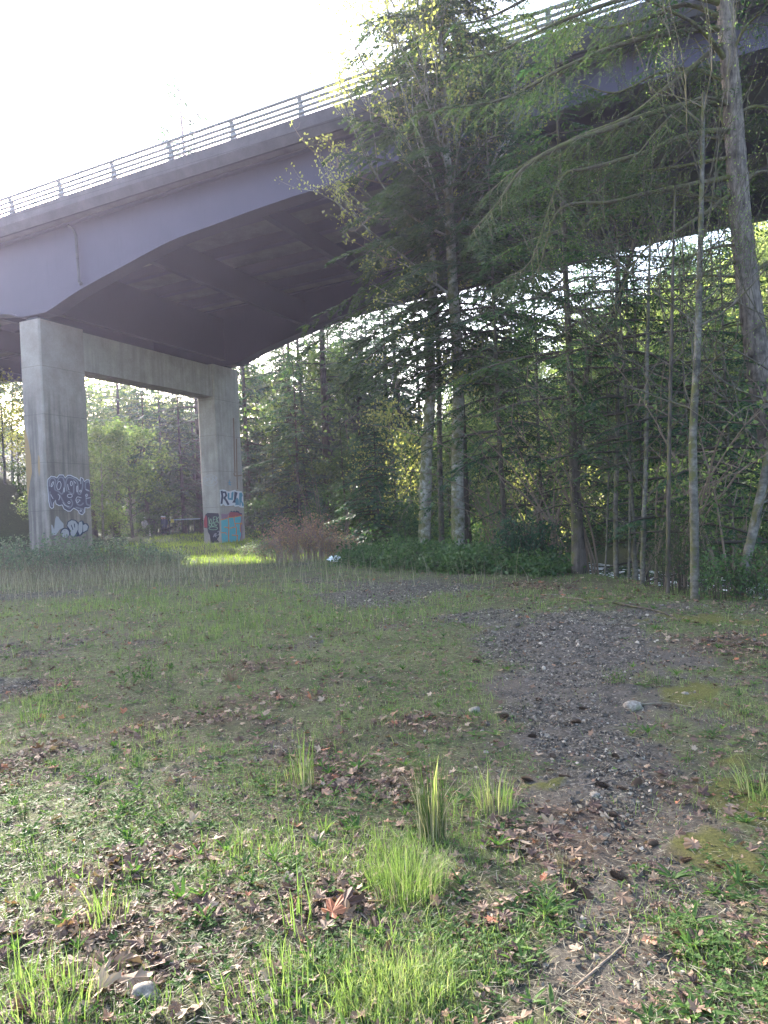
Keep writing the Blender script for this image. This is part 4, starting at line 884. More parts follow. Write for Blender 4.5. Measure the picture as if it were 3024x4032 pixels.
for px, Z in [(770,25),(810,26.5),(820,22.5),(860,23.5),(880,20.5),(905,22),(940,20),(960,21.5),(985,19),(1010,20.5),(1035,18),(1065,18.5),(1100,17.5),(1140,17.8),(1175,17)]:
    bush('bramble_patch', (pxp(px+rng.uniform(-12, 12), Z), Z), rng.uniform(.7, 1.3), rng.uniform(.3, .75) if px < 1080 else rng.uniform(.2, .45), 45, 4, 'low dark green bramble patch around the foot of the mossy alders' if px < 1020 else 'low dark green bramble patch left of the slim fir', 'low bramble patches', lm='leaf_dark', sm='twig_dark', L=.10, W=.08, th=.006, cat='bramble patch', rad=.11)
bush('dark_shrub', (pxp(1135, 18.3), 18.3), .8, 1.45, 50, 4, 'dense dark evergreen shrub between the mossy alders and the slim fir', lm='needle_blue', sm='twig_dark', L=.12, W=.05, cat='shrub')
bush('broom_bush', (pxp(1470, 12.4), 12.4), .55, 1.5, 60, 3, 'feathery green broom bush left of the pale thick bank trunk', lm='sedge', sm='twig_dark', L=.07, W=.02, cat='bush', th=.005)
bush('broom_bush', (pxp(1550, 11.3), 11.3), .4, .8, 30, 3, 'low green bush between the pale trunk and the slanting tree', lm='leaf_dark', sm='twig_dark', L=.07, W=.04, cat='bush', th=.005)
bush('broom_bush', (pxp(1645, 11), 11), .4, .8, 30, 3, 'low green bush right of the slanting tree at the edge', lm='leaf_dark', sm='twig_dark', L=.07, W=.04, cat='bush', th=.005)

# ------------------------------------------------------------------ ground cover
def zpts(N_, z0, z1, p, seedfac=None, wide=.56, pad=.5):
    u = rng.random(N_); e = 2-p
    Z = (z0**e+(z1**e-z0**e)*u)**(1/e) if abs(e) > 1e-3 else z0*(z1/z0)**u
    x = (rng.random(N_)*2-1)*(wide*Z+pad); return x, Z
def gz(x, y): return hgt(x, y)
BL = np.array([[-.5,0,0],[.5,0,0],[.42,.10,.36],[-.42,.10,.36],[.27,.42,.72],[-.27,.42,.72],[.03,1,1],[-.03,1,1]]); BF = np.array([[0,1,2,3],[3,2,4,5],[5,4,6,7]])
def blades(mb, x, y, h, w, bend, rnd, mi=0, az=None, z=None):
    N_ = len(x); az = rng.random(N_)*6.28 if az is None else az
    d = np.stack([np.cos(az), np.sin(az), np.zeros(N_)], 1); sd = np.stack([-d[:, 1], d[:, 0], d[:, 2]], 1)
    th = rng.random(N_)*6.28; sd2 = unit(sd+d*(rng.normal(size=(N_, 1))*.5))
    T = np.stack([x, y, (gz(x, y) if z is None else z)-.006], 1)
    v, f = inst(BL, BF, sd2*np.asarray(w)[:, None], d*(h*bend)[:, None], np.array([[0, 0, 1.]])*(h*np.sqrt(np.maximum(.1, 1-bend**2*.6)))[:, None], T)
    mb.add(v, f, mi, np.repeat(rnd, 8))
def thin(prob, *a):
    k = rng.random(len(prob)) < prob; return [q[k] for q in a]
# short turf
mb = MB()
x, y = zpts(330000, 1.9, 34, 2.0); g, d, m_, l_ = masks(x, y); gr = blob('grass', x, y)
cl = fbm(x*3, y*3, 71, 3); cl2 = fbm(x*.8, y*.8, 75, 3)
rd = river_d(x, y)
pr = np.clip((cl-.40)*3.4, .05, 1)*(1-.965*g)*(1-.85*d)*(1-.72*l_)*(1-.5*m_)*(.5+.8*gr)*(rd < -7.5)*(.5+.6*cl2)
x, y, cl, gr, cl2 = thin(pr*1.15, x, y, cl, gr, cl2)
far = np.clip(y/7, 1, 3)
h = (.022+.05*rng.random(len(x))**2+.045*gr*rng.random(len(x)))*(.7+1.0*cl)*np.minimum(far, 1.7)
blades(mb, x, y, h, (.0016+.0022*rng.random(len(x)))*far*1.1, .2+.7*rng.random(len(x)), np.clip(.25+.5*(cl2-.3)+.45*rng.random(len(x)), 0, 1)); print('turf', len(x))
o = mb.build('grass', M['grass']); setp(o, 'short green spring grass growing over the meadow', 'grass', None, 'stuff')
# longer grass patches and the sunlit strip by the pillar
mb = MB()
x, y = zpts(60000, 2.0, 60, 1.7); gr = blob('grass', x, y); g, d, m_, l_ = masks(x, y)
strip = sst(24, 27, y)*(x < 0.5)*(x > -14)*sst(60, 44, y)*1.0
pr = np.clip(np.maximum(gr*1.0-.3+(fbm(x*2.5, y*2.5, 81)-.5)*2.2, strip), 0, 1)*(1-g)*(1-.6*l_)
x, y, gr = thin(pr, x, y, gr); far = np.clip(y/6, 1, 5)
h = (.06+.12*rng.random(len(x))**1.5)*(np.minimum(far, 1.5)); blades(mb, x, y, h, (.002+.003*rng.random(len(x)))*far, .2+.6*rng.random(len(x)), np.clip(.45+.5*rng.random(len(x)), 0, 1)); print('long', len(x))
o = mb.build('grass', M['grass']); setp(o, 'longer bright grass in patches and around the painted pillar', 'grass', None, 'stuff')
mb = MB()
x, y = zpts(70000, 26.5, 66, .9); k = (x > -19) & (x < 1.2-.0*y) & (np.abs(x+.27*y) < .32*y); x = x[k]; y = y[k]; x, y = thin(np.clip(sst(27, 31, y)*(.5+fbm(x*.6, y*.6, 77)), 0, 1), x, y)
blades(mb, x, y, .08+.26*rng.random(len(x))**1.6, .012+.014*rng.random(len(x)), .2+.7*rng.random(len(x)), rng.random(len(x))); print('grass_sunlit', len(x))
o = mb.build('grass', M['grass_sunlit']); setp(o, 'grass coloured sunlit bright under the bridge and around the painted pillar', 'grass', None, 'stuff')
# dry grass and stalks before the brambles
mb = MB()
x, y = zpts(60000, 15, 31, 1.0); pr = np.clip(1.2-np.abs(y-22-.10*(x+8))/3.6, 0, 1)*sst(-3.5, -7, x)+.5*sst(2.2, 0, np.hypot(x+3, (y-25.3)*.7))+.05
x, y = thin(np.clip(pr, 0, 1)*(x < 3), x, y)
blades(mb, x, y, .14+.85*rng.random(len(x))**3, .006+.006*rng.random(len(x)), .1+.6*rng.random(len(x)), rng.random(len(x))*.9); print('dry', len(x))
o = mb.build('dry_grass', M['straw']); setp(o, 'dry brown grass and stalks along the foot of the brambles', 'dry grass', None, 'stuff')
# straw, needles and stems lying about
mb = MB()
x, y = zpts(46000, 1.9, 20, 2.2); N_ = len(x); az = rng.random(N_)*6.28; far = np.clip(y/5, 1, 3)
dv = np.stack([np.cos(az), np.sin(az), rng.normal(size=N_)*.12+.04], 1); P0 = np.stack([x, y, gz(x, y)+.008+.015*rng.random(N_)], 1)
leaves(mb, P0, unit(dv), (.02+.08*rng.random(N_)**2)*np.sqrt(far), (.0016+.0018*rng.random(N_))*far, 0, rng.random(N_), KITE, .8)
o = mb.build('straw', M['straw']); setp(o, 'pale dry stems and needles scattered on the ground', 'straw', None, 'stuff')
# small broad leaves: clover and weeds
mb = MB()
x, y = zpts(52000, 1.9, 16, 2.3); cvr = blob('clover', x, y); g, d, m_, l_ = masks(x, y)
pr = np.clip((fbm(x*2.5, y*2.5, 91)-.42)*3+cvr*.9, .02, 1)*(1-.97*g)*(1-.93*d)*(1-.55*l_)
x, y, cvr = thin(pr, x, y, cvr); N_ = len(x); far = np.clip(y/6, 1, 2)
hh = gz(x, y)+.006+.035*rng.random(N_)*(.4+cvr); az0 = rng.random(N_)*6.28; L_ = (.008+.012*rng.random(N_))*far; rr = np.clip(.2+.6*rng.random(N_)+.1*cvr, 0, 1)
for k in range(3):
    az = az0+k*2.09; dv = unit(np.stack([np.cos(az), np.sin(az), .25+rng.normal(size=N_)*.25], 1))
    leaves(mb, np.stack([x, y, hh], 1), dv, L_, L_*.95, 0, np.clip(rr+.1*(rng.random(N_)-.5), 0, 1), LEAF, .7)
print('clover', N_)
o = mb.build('clover', M['weed']); setp(o, 'clover and other small three-leaved weeds in the turf', 'clover', None, 'stuff')
# rosettes and upright weeds
mb = MB()
x, y = zpts(3400, 1.9, 14, 1.9); cvr = blob('clover', x, y); g, d, m_, l_ = masks(x, y)
x, y = thin(np.clip(.45+.6*cvr, 0, 1)*(1-.95*g)*(1-.88*d), x, y); n7 = 8; N_ = len(x)
sz = np.repeat(.03+.055*rng.random(N_)**1.5, n7); X_ = np.repeat(x, n7); Y_ = np.repeat(y, n7); az = np.tile(np.arange(n7)*.785, N_)+np.repeat(rng.random(N_)*6, n7)+rng.normal(size=N_*n7)*.25
upr = np.repeat(.15+1.1*rng.random(N_)**2, n7); dv = unit(np.stack([np.cos(az), np.sin(az), upr*(.6+.8*rng.random(N_*n7))], 1))
leaves(mb, np.stack([X_, Y_, gz(X_, Y_)+.004], 1), dv, sz*(.6+.7*rng.random(N_*n7)), sz*.30, 0, np.clip(np.repeat(rng.random(N_), n7)*.6+.4*rng.random(N_*n7), 0, 1), LEAF, .8)
o = mb.build('weeds', M['weed']); setp(o, 'dandelion-like rosettes and low broad-leaved weeds', 'weeds', None, 'stuff')
# dead maple leaves
def maple(seed):
    r = np.random.default_rng(seed); pts = []
    for k in range(5):
        a = -PI/2+(k-2)*1.05+PI; ln = [.62, .88, 1.0, .88, .62][k]*(.9+.2*r.random())
        for da, f in ((-.36, .70), (-.16, .88), (0, 1.0), (.17, .86), (.36, .68)): pts.append(((a+da*(.9+.2*r.random())), ln*f*(.93+.14*r.random())))
        if k < 4: pts.append((a+.525, ln*.52))
    V = [(0, -.05, 0)]+[(cos(a)*q_, sin(a)*q_, 0) for a, q_ in pts]+[(0, -.35, .0)]
    V = np.array(V); c1, c2, c3 = r.uniform(-.1, .5), r.uniform(-.5, .6), r.uniform(-.35, .35)
    V[:, 2] = c1*V[:, 0]**2+c2*V[:, 1]**2+c3*V[:, 0]*V[:, 1]+.16*np.sin(V[:, 0]*5+r.random()*6)*(np.abs(V[:, 1])+.2)+.09*r.normal(size=len(V))*np.hypot(V[:, 0], V[:, 1])
    V[0, 2] = 0; n_ = len(V); return V, np.array([[0, i, i+1] for i in range(1, n_-1)]+[[0, n_-1, 1]])
MPL = [maple(k) for k in range(9)]
mb = MB()
x, y = zpts(34000, 1.9, 19, 2.0); g, d, m_, l_ = masks(x, y)
pr = np.clip(.21+.85*l_, 0, 1)*(1-.8*g)*(1-.72*d)
x, y, l_ = thin(pr, x, y, l_); N_ = len(x); print('dead', N_)
sz = (.011+.036*rng.random(N_)**2)*(1+.25*l_)*np.clip(y/7, 1, 1.5)
for k in range(9):
    s_ = slice(k, None, 9); n_ = len(x[s_]); nrm = unit(np.array([0, 0, 1.])+rng.normal(size=(n_, 3))*.30); a = unit(np.cross(nrm, rdir(n_))); b2 = np.cross(nrm, a); q_ = sz[s_][:, None]
    flat_ = (.4+.9*rng.random((n_, 1)))
    v, f = inst(MPL[k][0], MPL[k][1], a*q_*(.75+.4*rng.random((n_, 1))), b2*q_, nrm*q_*flat_, np.stack([x[s_], y[s_], gz(x[s_], y[s_])+.008+.022*rng.random(n_)], 1))
    rr = np.clip(rng.normal(size=n_)*.22+.52, 0, .93); rr[rng.random(n_) < .025] = .99
    mb.add(v, f, 0, np.repeat(rr, len(MPL[k][0])))
o = mb.build('dead_leaves', M['dead']); setp(o, 'brown curled dead leaves strewn in drifts over the meadow', 'dead leaves', None, 'stuff')
mb = MB()
x, y = zpts(95000, 1.9, 26, 1.9); g, d, m_, l_ = masks(x, y)
x, y = thin(np.clip(.28+.6*l_+.2*d+(fbm(x*3, y*3, 99)-.5)*.8, 0, 1)*(1-.7*g), x, y); N_ = len(x); az = rng.random(N_)*6.28; far = np.clip(y/6, 1, 2.2)
dv = unit(np.stack([np.cos(az), np.sin(az), rng.normal(size=N_)*.35], 1)); L_ = (.008+.026*rng.random(N_)**2)*far
leaves(mb, np.stack([x, y, gz(x, y)+.006+.012*rng.random(N_)], 1), dv, L_, L_*(.35+.5*rng.random(N_)), 0, np.clip(.55+.22*rng.normal(size=N_), 0, .93), LEAF, .3)
o = mb.build('leaf_litter', M['dead']); setp(o, 'broken brown leaf scraps strewn through the turf', 'leaf litter', None, 'stuff')
# gravel
import bmesh
bm = bmesh.new(); bmesh.ops.create_icosphere(bm, subdivisions=1, radius=1); icoV = np.array([v.co[:] for v in bm.verts]); icoF = np.array([[v.index for v in f.verts] for f in bm.faces]); bm.free()
ms, nt, b = mat('gravel_stone', rough=.85, spec=.3)
c = ramp(nt, attr(nt, 'rnd').outputs['Fac'], [(0, (.026, .022, .018)), (.5, (.08, .067, .054)), (.85, (.18, .155, .125)), (1, (.34, .29, .23))]); nt.links.new(c, b.inputs['Base Color']); M['stone'] = ms
mb = MB()
x, y = zpts(260000, 2.2, 20, 1.8, wide=.5); g, d, m_, l_ = masks(x, y)
x, y, g = thin(np.clip(g*.62+.10*d+.01, 0, 1)*(1-.5*m_), x, y, g); N_ = len(x); print('gravel', N_)
sz = (.003+.008*rng.random(N_)**2.2+.012*(rng.random(N_) < .012))*np.clip(y/6, 1, 1.5)
for k in range(6):
    tv = icoV*(1+.28*rng.normal(size=(12, 1))); s_ = slice(k, None, 6); n_ = len(x[s_]); nrm = unit(np.array([0, 0, 1.])+rng.normal(size=(n_, 3))*.5); a = unit(np.cross(nrm, rdir(n_))); b2 = np.cross(nrm, a); q_ = sz[s_][:, None]
    v, f = inst(tv, icoF, a*q_*1.25, b2*q_, nrm*q_*.8, np.stack([x[s_], y[s_], gz(x[s_], y[s_])+sz[s_]*.2], 1)); mb.add(v, f, 0, np.repeat(np.clip(.45+.28*rng.normal(size=n_), 0, 1), 12))
o = mb.build('gravel', M['stone']); setp(o, 'dark grey gravel scattered along the worn track', 'gravel', None, 'stuff')
# moss cushions
mb = MB()
x, y = zpts(60000, 2.2, 14, 2.0); g, d, m_, l_ = masks(x, y); x, y = thin(m_*.9, x, y); N_ = len(x); far = np.clip(y/4, 1, 3)
blades(mb, x, y, .006+.014*rng.random(N_), (.003+.003*rng.random(N_))*far, .3+.5*rng.random(N_), rng.random(N_)*.9)
o = mb.build('moss', M['moss']); setp(o, 'low yellow green moss in patches beside the track', 'moss', None, 'stuff')

# ------------------------------------------------------------------ single plants and stones that stand out
def tuft(name, px, py, n, h, spread, wd, label, mt='grass', r0=.05, bend=(.1, .6), rn=(.3, 1), cat='grass tuft', extra=None):
    p = G(px, py); p[2] = hz(p[0], p[1]); r = root(name, p, label, cat); mb = MB()
    a = rng.random(n)*6.28; q_ = r0*np.sqrt(rng.random(n)); x = p[0]+np.cos(a)*q_; y = p[1]+np.sin(a)*q_
    hh = h*(.3+.75*rng.random(n)**.8); blades(mb, x, y, hh, wd*(.6+.7*rng.random(n)), bend[0]+(bend[1]-bend[0])*rng.random(n), rn[0]+(rn[1]-rn[0])*rng.random(n), 0, a+rng.normal(size=n)*.6)
    mb.build('blades', M[mt], r)
    if extra:
        mb = MB(); n2, h2, w2, mt2 = extra; a = rng.random(n2)*6.28; q_ = r0*1.2*np.sqrt(rng.random(n2))
        blades(mb, p[0]+np.cos(a)*q_, p[1]+np.sin(a)*q_, h2*(.5+.6*rng.random(n2)), w2*(.7+.5*rng.random(n2)), .05+.7*rng.random(n2)**2, rng.random(n2), 0, a); mb.build('dry_blades', M[mt2], r)
    return r
tuft('sedge_clump', 935, 1822, 120, .56, .2, .0032, 'tall dark rush clump with upright stems, tallest plant in the foreground', 'sedge', .06, (.02, .35), (.1, .9), 'rush clump', (60, .36, .004, 'straw'))
tuft('grass_tuft', 932, 1815, 6, .52, .2, .010, 'broad bright green blades standing up inside the dark rush clump', 'grass', .05, (.02, .2), (.7, .95))
tuft('grass_tuft', 655, 1700, 46, .38, .2, .006, 'tall upright bright grass tuft left of the dark rush clump', 'grass', .07, (.05, .4), (.4, .95), extra=(30, .2, .004, 'straw'))
tuft('grass_tuft', 1068, 1752, 60, .27, .2, .007, 'broad-bladed bright green tuft right of the dark rush clump', 'grass', .10, (.05, .5), (.4, .95), extra=(80, .14, .003, 'straw'))
tuft('grass_tuft', 880, 1925, 650, .20, .2, .0022, 'dense fine bright green grass cushion in front of the rush clump', 'grass', .17, (.1, .95), (.3, .9), extra=(120, .15, .0025, 'straw'))
tuft('grass_tuft', 700, 1795, 26, .13, .1, .010, 'small fan of broad green blades left of the fine grass cushion', 'grass', .03, (.2, .9), (.3, .8))
tuft('grass_tuft', 225, 1995, 34, .20, .2, .007, 'loose tuft of yellow green blades among dead leaves at lower left', 'grass', .10, (.1, .6), (.5, 1), extra=(40, .1, .003, 'straw'))
tuft('grass_tuft', 640, 2010, 16, .26, .2, .006, 'few tall single green blades right of the dead leaf drift', 'grass', .08, (.05, .4), (.5, .95))
tuft('grass_tuft', 120, 2180, 160, .18, .2, .004, 'dense green grass at the bottom left corner', 'grass', .16, (.1, .6), (.4, .95))
tuft('grass_tuft', 40, 2140, 10, .24, .2, .008, 'few broad bright blades at the left edge near the bottom', 'grass', .06, (.05, .5), (.6, .95))
tuft('grass_tuft', 640, 2165, 200, .15, .2, .0035, 'green grass patch at the bottom middle', 'grass', .2, (.1, .6), (.3, .9))
tuft('grass_tuft', 850, 2150, 120, .13, .2, .0035, 'thin green grass at the bottom, right of the middle', 'grass', .2, (.1, .6), (.3, .9))
tuft('grass_tuft', 1215, 1872, 90, .07, .1, .002, 'small wiry brown grass tuft beside the bare track', 'straw', .03, (.2, .9), (.1, .6))
tuft('grass_tuft', 500, 1472, 90, .16, .1, .004, 'small reddish dry tuft in the middle of the meadow', 'dead', .06, (.2, .7), (.5, .9))
tuft('sedge_clump', 50, 1772, 26, .17, .1, .003, 'small dark rush clump near the left edge', 'sedge', .03, (.02, .3), (0, .6), 'rush clump')
tuft('grass_tuft', 75, 1560, 60, .22, .1, .006, 'loose bright tuft at the left edge of the meadow', 'grass', .12, (.2, .8), (.4, .9))
tuft('grass_tuft', 1640, 1720, 90, .18, .1, .006, 'light green tuft at the right edge above the moss', 'grass', .12, (.2, .8), (.5, 1))
def weed(px, py, h, label, n=7, stalk=None):
    p = G(px, py); p[2] = hz(p[0], p[1]); r = root('leafy_weed', p, label, 'weed'); c = MB(); T = []; Dd = []; Ls = []
    for i in range(n):
        a = rng.random()*6.28; s_ = np.linspace(0, 1, 5); q_ = .10*sqrt(rng.random())*h/.2; b0 = p+np.array([cos(a)*q_, sin(a)*q_, -.005]); hh = h*rng.uniform(.5, 1.05)
        Q = b0+np.array([cos(a), sin(a), 0])*(.25*hh*s_**2)[:, None]+UPV*(hh*s_)[:, None]; c.tube(Q, np.linspace(.003, .0012, 5), 4, 0, cap=False)
        for k in np.linspace(.15, 1, 9):
            for _ in range(2):
                T.append(b0+np.array([cos(a), sin(a), 0])*.25*hh*k*k+UPV*hh*k); e = rng.normal(size=3); e[2] = abs(e[2])*.8+.2; Dd.append(e/np.linalg.norm(e)); Ls.append(rng.uniform(.025, .05)*(1.2-.6*k)*h/.25)
    if stalk:
        for sx, sh in stalk:
            c.tube([p+np.array([sx, .02, 0]), p+np.array([sx*1.1, .02, sh*.5]), p+np.array([sx*1.4, .0, sh])], [.003, .0025, .0012], 4, 0, cap=False)
    c.build('stems', M['twig'], r); lf = MB(); leaves(lf, np.array(T), np.array(Dd), np.array(Ls), np.array(Ls)*.4, 0, rng.random(len(T)), LEAF, .4); lf.build('leaves', M['weed'], r)
weed(300, 1478, .34, 'bushy green weed with two bare dry stalks in the middle left meadow', 11, [(-.08, .62), (.12, .58)])
weed(355, 1490, .16, 'small leafy weed right of the stalked weed', 8)
weed(865, 1345, .32, 'thin weed by the far gravel patch', 5)
weed(1330, 1480, .17, 'dark leafy weed right of the gravel track', 14)
weed(85, 1850, .10, 'broad-leaved light weed near the left edge', 4)
weed(1490, 1650, .16, 'small upright seedling on the moss at right', 2)
weed(1420, 1478, .14, 'leafy weed beside the fallen maple leaves at right', 9)
def rock(px, py, wpx, label, col='stone_rock', zf=.6):
    p = G(px, py); Z = p[1]; R_ = wpx/2/(FPX/K)*Z; p[2] = hz(p[0], p[1])
    bm = bmesh.new(); bmesh.ops.create_icosphere(bm, subdivisions=3, radius=1); V = np.array([v.co[:] for v in bm.verts]); F = np.array([[v.index for v in f.verts] for f in bm.faces]); bm.free()
    k = 1+.5*(fbm(V[:, 0]*1.6+px, V[:, 1]*1.6+V[:, 2]*1.3, px)-.5)*1.6; V = V*k[:, None]*[1.0, .8, zf]; V[:, 2] = np.maximum(V[:, 2], -.4)
    mb = MB(); mb.add(V*R_+p+UPV*R_*zf*.2, F, smooth=True); o = mb.build('rock', M[col], None, p); setp(o, label, 'rock')
m, nt, b = mat('field_rock', rough=.85); n1 = noise(nt, 40, 6, .7); n2 = noise(nt, 8, 4, .6)
c = mix(nt, ramp(nt, n1, [(.35, (.10, .085, .07)), (.65, (.28, .24, .20))]), (.09, .10, .04), ramp(nt, n2, [(.55, (0, 0, 0)), (.65, (.7, .7, .7))])); nt.links.new(c, b.inputs['Base Color']); bump(nt, b, n1, .6, .01); M['stone_rock'] = m
rock(316, 2150, 62, 'rounded grey stone among dead leaves at the lower left', zf=.8); rock(1368, 1524, 42, 'pale angular stone right of the gravel track'); rock(1024, 1532, 30, 'dark stone at the left side of the gravel track', zf=.7)
rock(1285, 1722, 26, 'small pale stone near the end of the gravel'); rock(1195, 1545, 16, 'small dark stone in the middle of the gravel'); rock(1480, 1500, 18, 'small stone in the litter right of the track')
# pine cones
m, nt, b = mat('cone_scales', (.07, .045, .03), .8); M['cone'] = m
def cone(px, py, L_, label, group, src=[None]):
    p = G(px, py); p[2] = hz(p[0], p[1])+.014
    if src[0] is None:
        mb = MB(); n_ = 80; k = np.arange(n_); u = k/n_; a = k*2.4; rad = .38*np.sin(np.clip(u*2.9+.25, 0, PI))**.7
        P_ = np.stack([rad*.5*np.cos(a), u*2-1, rad*.5*np.sin(a)], 1); D_ = unit(np.stack([np.cos(a), np.full(n_, .55), np.sin(a)], 1)); X_ = unit(np.cross(D_, np.array([0, 1., 0]))); 
        v, f = inst(LEAF[0], LEAF[1], X_*.42, D_*.34, np.cross(X_, D_)*.3, P_); mb.add(v*.5, f); mb.tube([(0, -.5, 0), (0, -.1, 0), (0, .5, 0)], [.06, .13, .03], 8)
        o = mb.build('pine_cone', M['cone'], None, (0, 0, 0)); src[0] = o
    else: o = src[0].copy(); COL.objects.link(o)
    o.location = tuple(float(q) for q in p); o.scale = (L_*1.2, L_, L_*1.2); o.rotation_euler = (rng.normal()*.15, 0, rng.random()*6.28); setp(o, label, 'pine cone', group)
for px, py in [(1268,1945),(1030,1428),(1150,1595),(1165,1512),(1245,1560),(1220,1685),(1300,1705),(1345,1712),(1318,1765),(1375,1700),(1485,1870),(1410,1830),(1235,1925),(1340,1905),(1140,1690),(1195,1640),(1260,1530),(1090,1545),(1330,1640),(1290,1745)]:
    cone(px, py, rng.uniform(.05, .085), 'small dark pine cone lying on the gravel and dirt of the track', 'cones on the track')
def stick(name, pts, r0, label, mt='twig', cat='stick'):
    P_ = np.array([G(*p) for p in pts]); P_[:, 2] = hgt(P_[:, 0], P_[:, 1])+r0*1.1+.004; P_ = smooth_path(P_, 14); P_[:, 2] += rng.random(len(P_))*r0*.5
    mb = MB(); mb.tube(P_, np.linspace(r0, r0*.45, len(P_)), 6, wob=.1); o = mb.build(name, M[mt], None, P_[0]); setp(o, label, cat)
stick('fallen_branch', [(1325,1310),(1385,1322),(1430,1330),(1468,1348)], .018, 'dark curved fallen branch at the far end of the gravel', 'bark_dark', 'branch')
stick('fallen_branch', [(1225,1297),(1262,1302)], .012, 'short pale branch left of the dark curved one', 'twig', 'branch')
stick('fallen_branch', [(1385,1522),(1440,1520),(1500,1530)], .009, 'pale stick beside the pale angular stone', 'straw', 'branch')
stick('fallen_branch', [(1130,1860),(1170,1835),(1180,1800)], .004, 'thin curved pale stick between the dead leaves by the track', 'straw', 'branch')
stick('fallen_branch', [(1245,2130),(1300,2085),(1352,2040),(1362,1998)], .006, 'crooked brown stick on the bare dirt at lower right', 'twig', 'branch')
stick('fallen_branch', [(480,1862),(560,1858),(640,1856)], .004, 'straight pale stem lying in the middle of the turf', 'straw', 'branch')
stick('fallen_branch', [(1250,1705),(1330,1690)], .005, 'short brown stick across the end of the gravel', 'twig', 'branch')
# big single maple leaves
for i, (px, py, sc, c_, lab) in enumerate([(745,1975,.085,.35,'large dark red-brown maple leaf standing up beside the tall blades'),(720,1990,.07,.99,'orange maple leaf below the large red-brown one'),(835,2085,.08,.3,'dark folded maple leaf near the bottom middle'),(260,2095,.09,.6,'large brown maple leaf lying flat in the drift at lower left'),(290,2130,.085,.8,'pale curled maple leaf touching the rounded grey stone'),(220,2150,.075,.97,'rust coloured maple leaf left of the rounded grey stone'),(415,1785,.06,.95,'orange maple leaf in the green weeds left of the middle'),(1190,1795,.055,.7,'curled brown maple leaf at the left side of the bare track'),(690,1825,.06,.97,'orange brown maple leaf left of the fine grass cushion'),(1500,1840,.06,.85,'pale maple leaf on the moss at the right'),(1345,1955,.05,.75,'brown leaf on the bare dirt of the track')]):
    p = G(px, py); p[2] = hz(p[0], p[1])+.03; tv, tf = MPL[i % 9]; nrm = unit(np.array([rng.normal()*.3, -.35-.4*rng.random(), 1.])); a = unit(np.cross(nrm, rdir(1)[0])); b2 = np.cross(nrm, a)
    mb = MB(); mb.add(tv[:, :1]*a*sc+tv[:, 1:2]*b2*sc+tv[:, 2:]*nrm*sc*1.3+p, tf, 0, c_); o = mb.build('maple_leaf', M['dead'], None, p); setp(o, lab, 'leaf')
# litter bag
p = G(722, 1214); p[2] = hz(p[0], p[1]); mb = MB(); nu, nv = 18, 10
U, V_ = np.meshgrid(np.linspace(0, 2*PI, nu, endpoint=False), np.linspace(.05, PI-.05, nv)); n_ = .25+1.5*fbm(np.cos(U)*5+5, V_*5+np.sin(U)*5, 5)+.35*(rng.random(U.shape)-.5)
xx = .2*np.cos(U)*np.sin(V_)*n_*(1.1-.5*np.abs(np.sin(U))); yy = .12*np.sin(U)*np.sin(V_)*n_; zz = .08*np.cos(V_)*n_+.10+.05*np.sin(U*3)*np.sin(V_)
i = np.arange(nv-1)[:, None]*nu; j = np.arange(nu)[None]; F = np.stack([i+j, i+nu+j, i+nu+(j+1) % nu, i+(j+1) % nu], -1).reshape(-1, 4)
mb.add(np.stack([xx, yy, zz], -1).reshape(-1, 3)+p, F); o = mb.build('plastic_bag', mat('white_plastic', (.75, .76, .8), .5)[0], None, p); setp(o, 'crumpled white plastic bag on the grass before the brown bramble bush', 'plastic bag')
# ------------------------------------------------------------------ people and things between the pillars
def spot(px, Z): return np.array([pxp(px, Z), Z, hz(pxp(px, Z), Z)])
PM2 = {k: mat(k, c, .8)[0] for k, c in dict(skin=(.45, .30, .22), white_cloth=(.62, .60, .58), dark_cloth=(.035, .04, .055), blue_cloth=(.05, .07, .11), dark_hair=(.04, .03, .025), white_hat=(.7, .7, .68), black_fur=(.015, .014, .013), van_paint=(.02, .022, .026), van_glass=(.10, .12, .13), tyre=(.015, .015, .015)).items()}
def skinned(name, pts, edges, rad, m_, parent, sub=2):
    me = bpy.data.meshes.new(name); me.from_pydata([tuple(map(float, p)) for p in pts], edges, []); o = bpy.data.objects.new(name, me); COL.objects.link(o)
    sk_ = o.modifiers.new('skin', 'SKIN'); sk_.use_smooth_shade = True
    if not me.skin_vertices: me.skin_vertices.new(name='')
    for i, r in enumerate(rad): me.skin_vertices[0].data[i].radius = (r, r)
    me.skin_vertices[0].data[0].use_root = True
    ss_ = o.modifiers.new('sub', 'SUBSURF'); ss_.levels = sub; ss_.render_levels = sub
    dg = bpy.context.evaluated_depsgraph_get(); me2 = bpy.data.meshes.new_from_object(o.evaluated_get(dg)); o.modifiers.clear(); o.data = me2; bpy.data.meshes.remove(me)
    me2.materials.clear(); me2.materials.append(m_)
    for p in me2.polygons: p.use_smooth = True
    o.parent = parent; return o
def lathe(secs, n=14):
    """rings (cx, cy, z, rx, ry)"""
    V = []; F = []
    for cx, cy, z, rx, ry in secs: V += [(cx+rx*cos(2*PI*k/n), cy+ry*sin(2*PI*k/n), z) for k in range(n)]
    for i in range(len(secs)-1): F += [(i*n+k, i*n+(k+1) % n, (i+1)*n+(k+1) % n, (i+1)*n+k) for k in range(n)]
    return np.array(V), np.array(F)
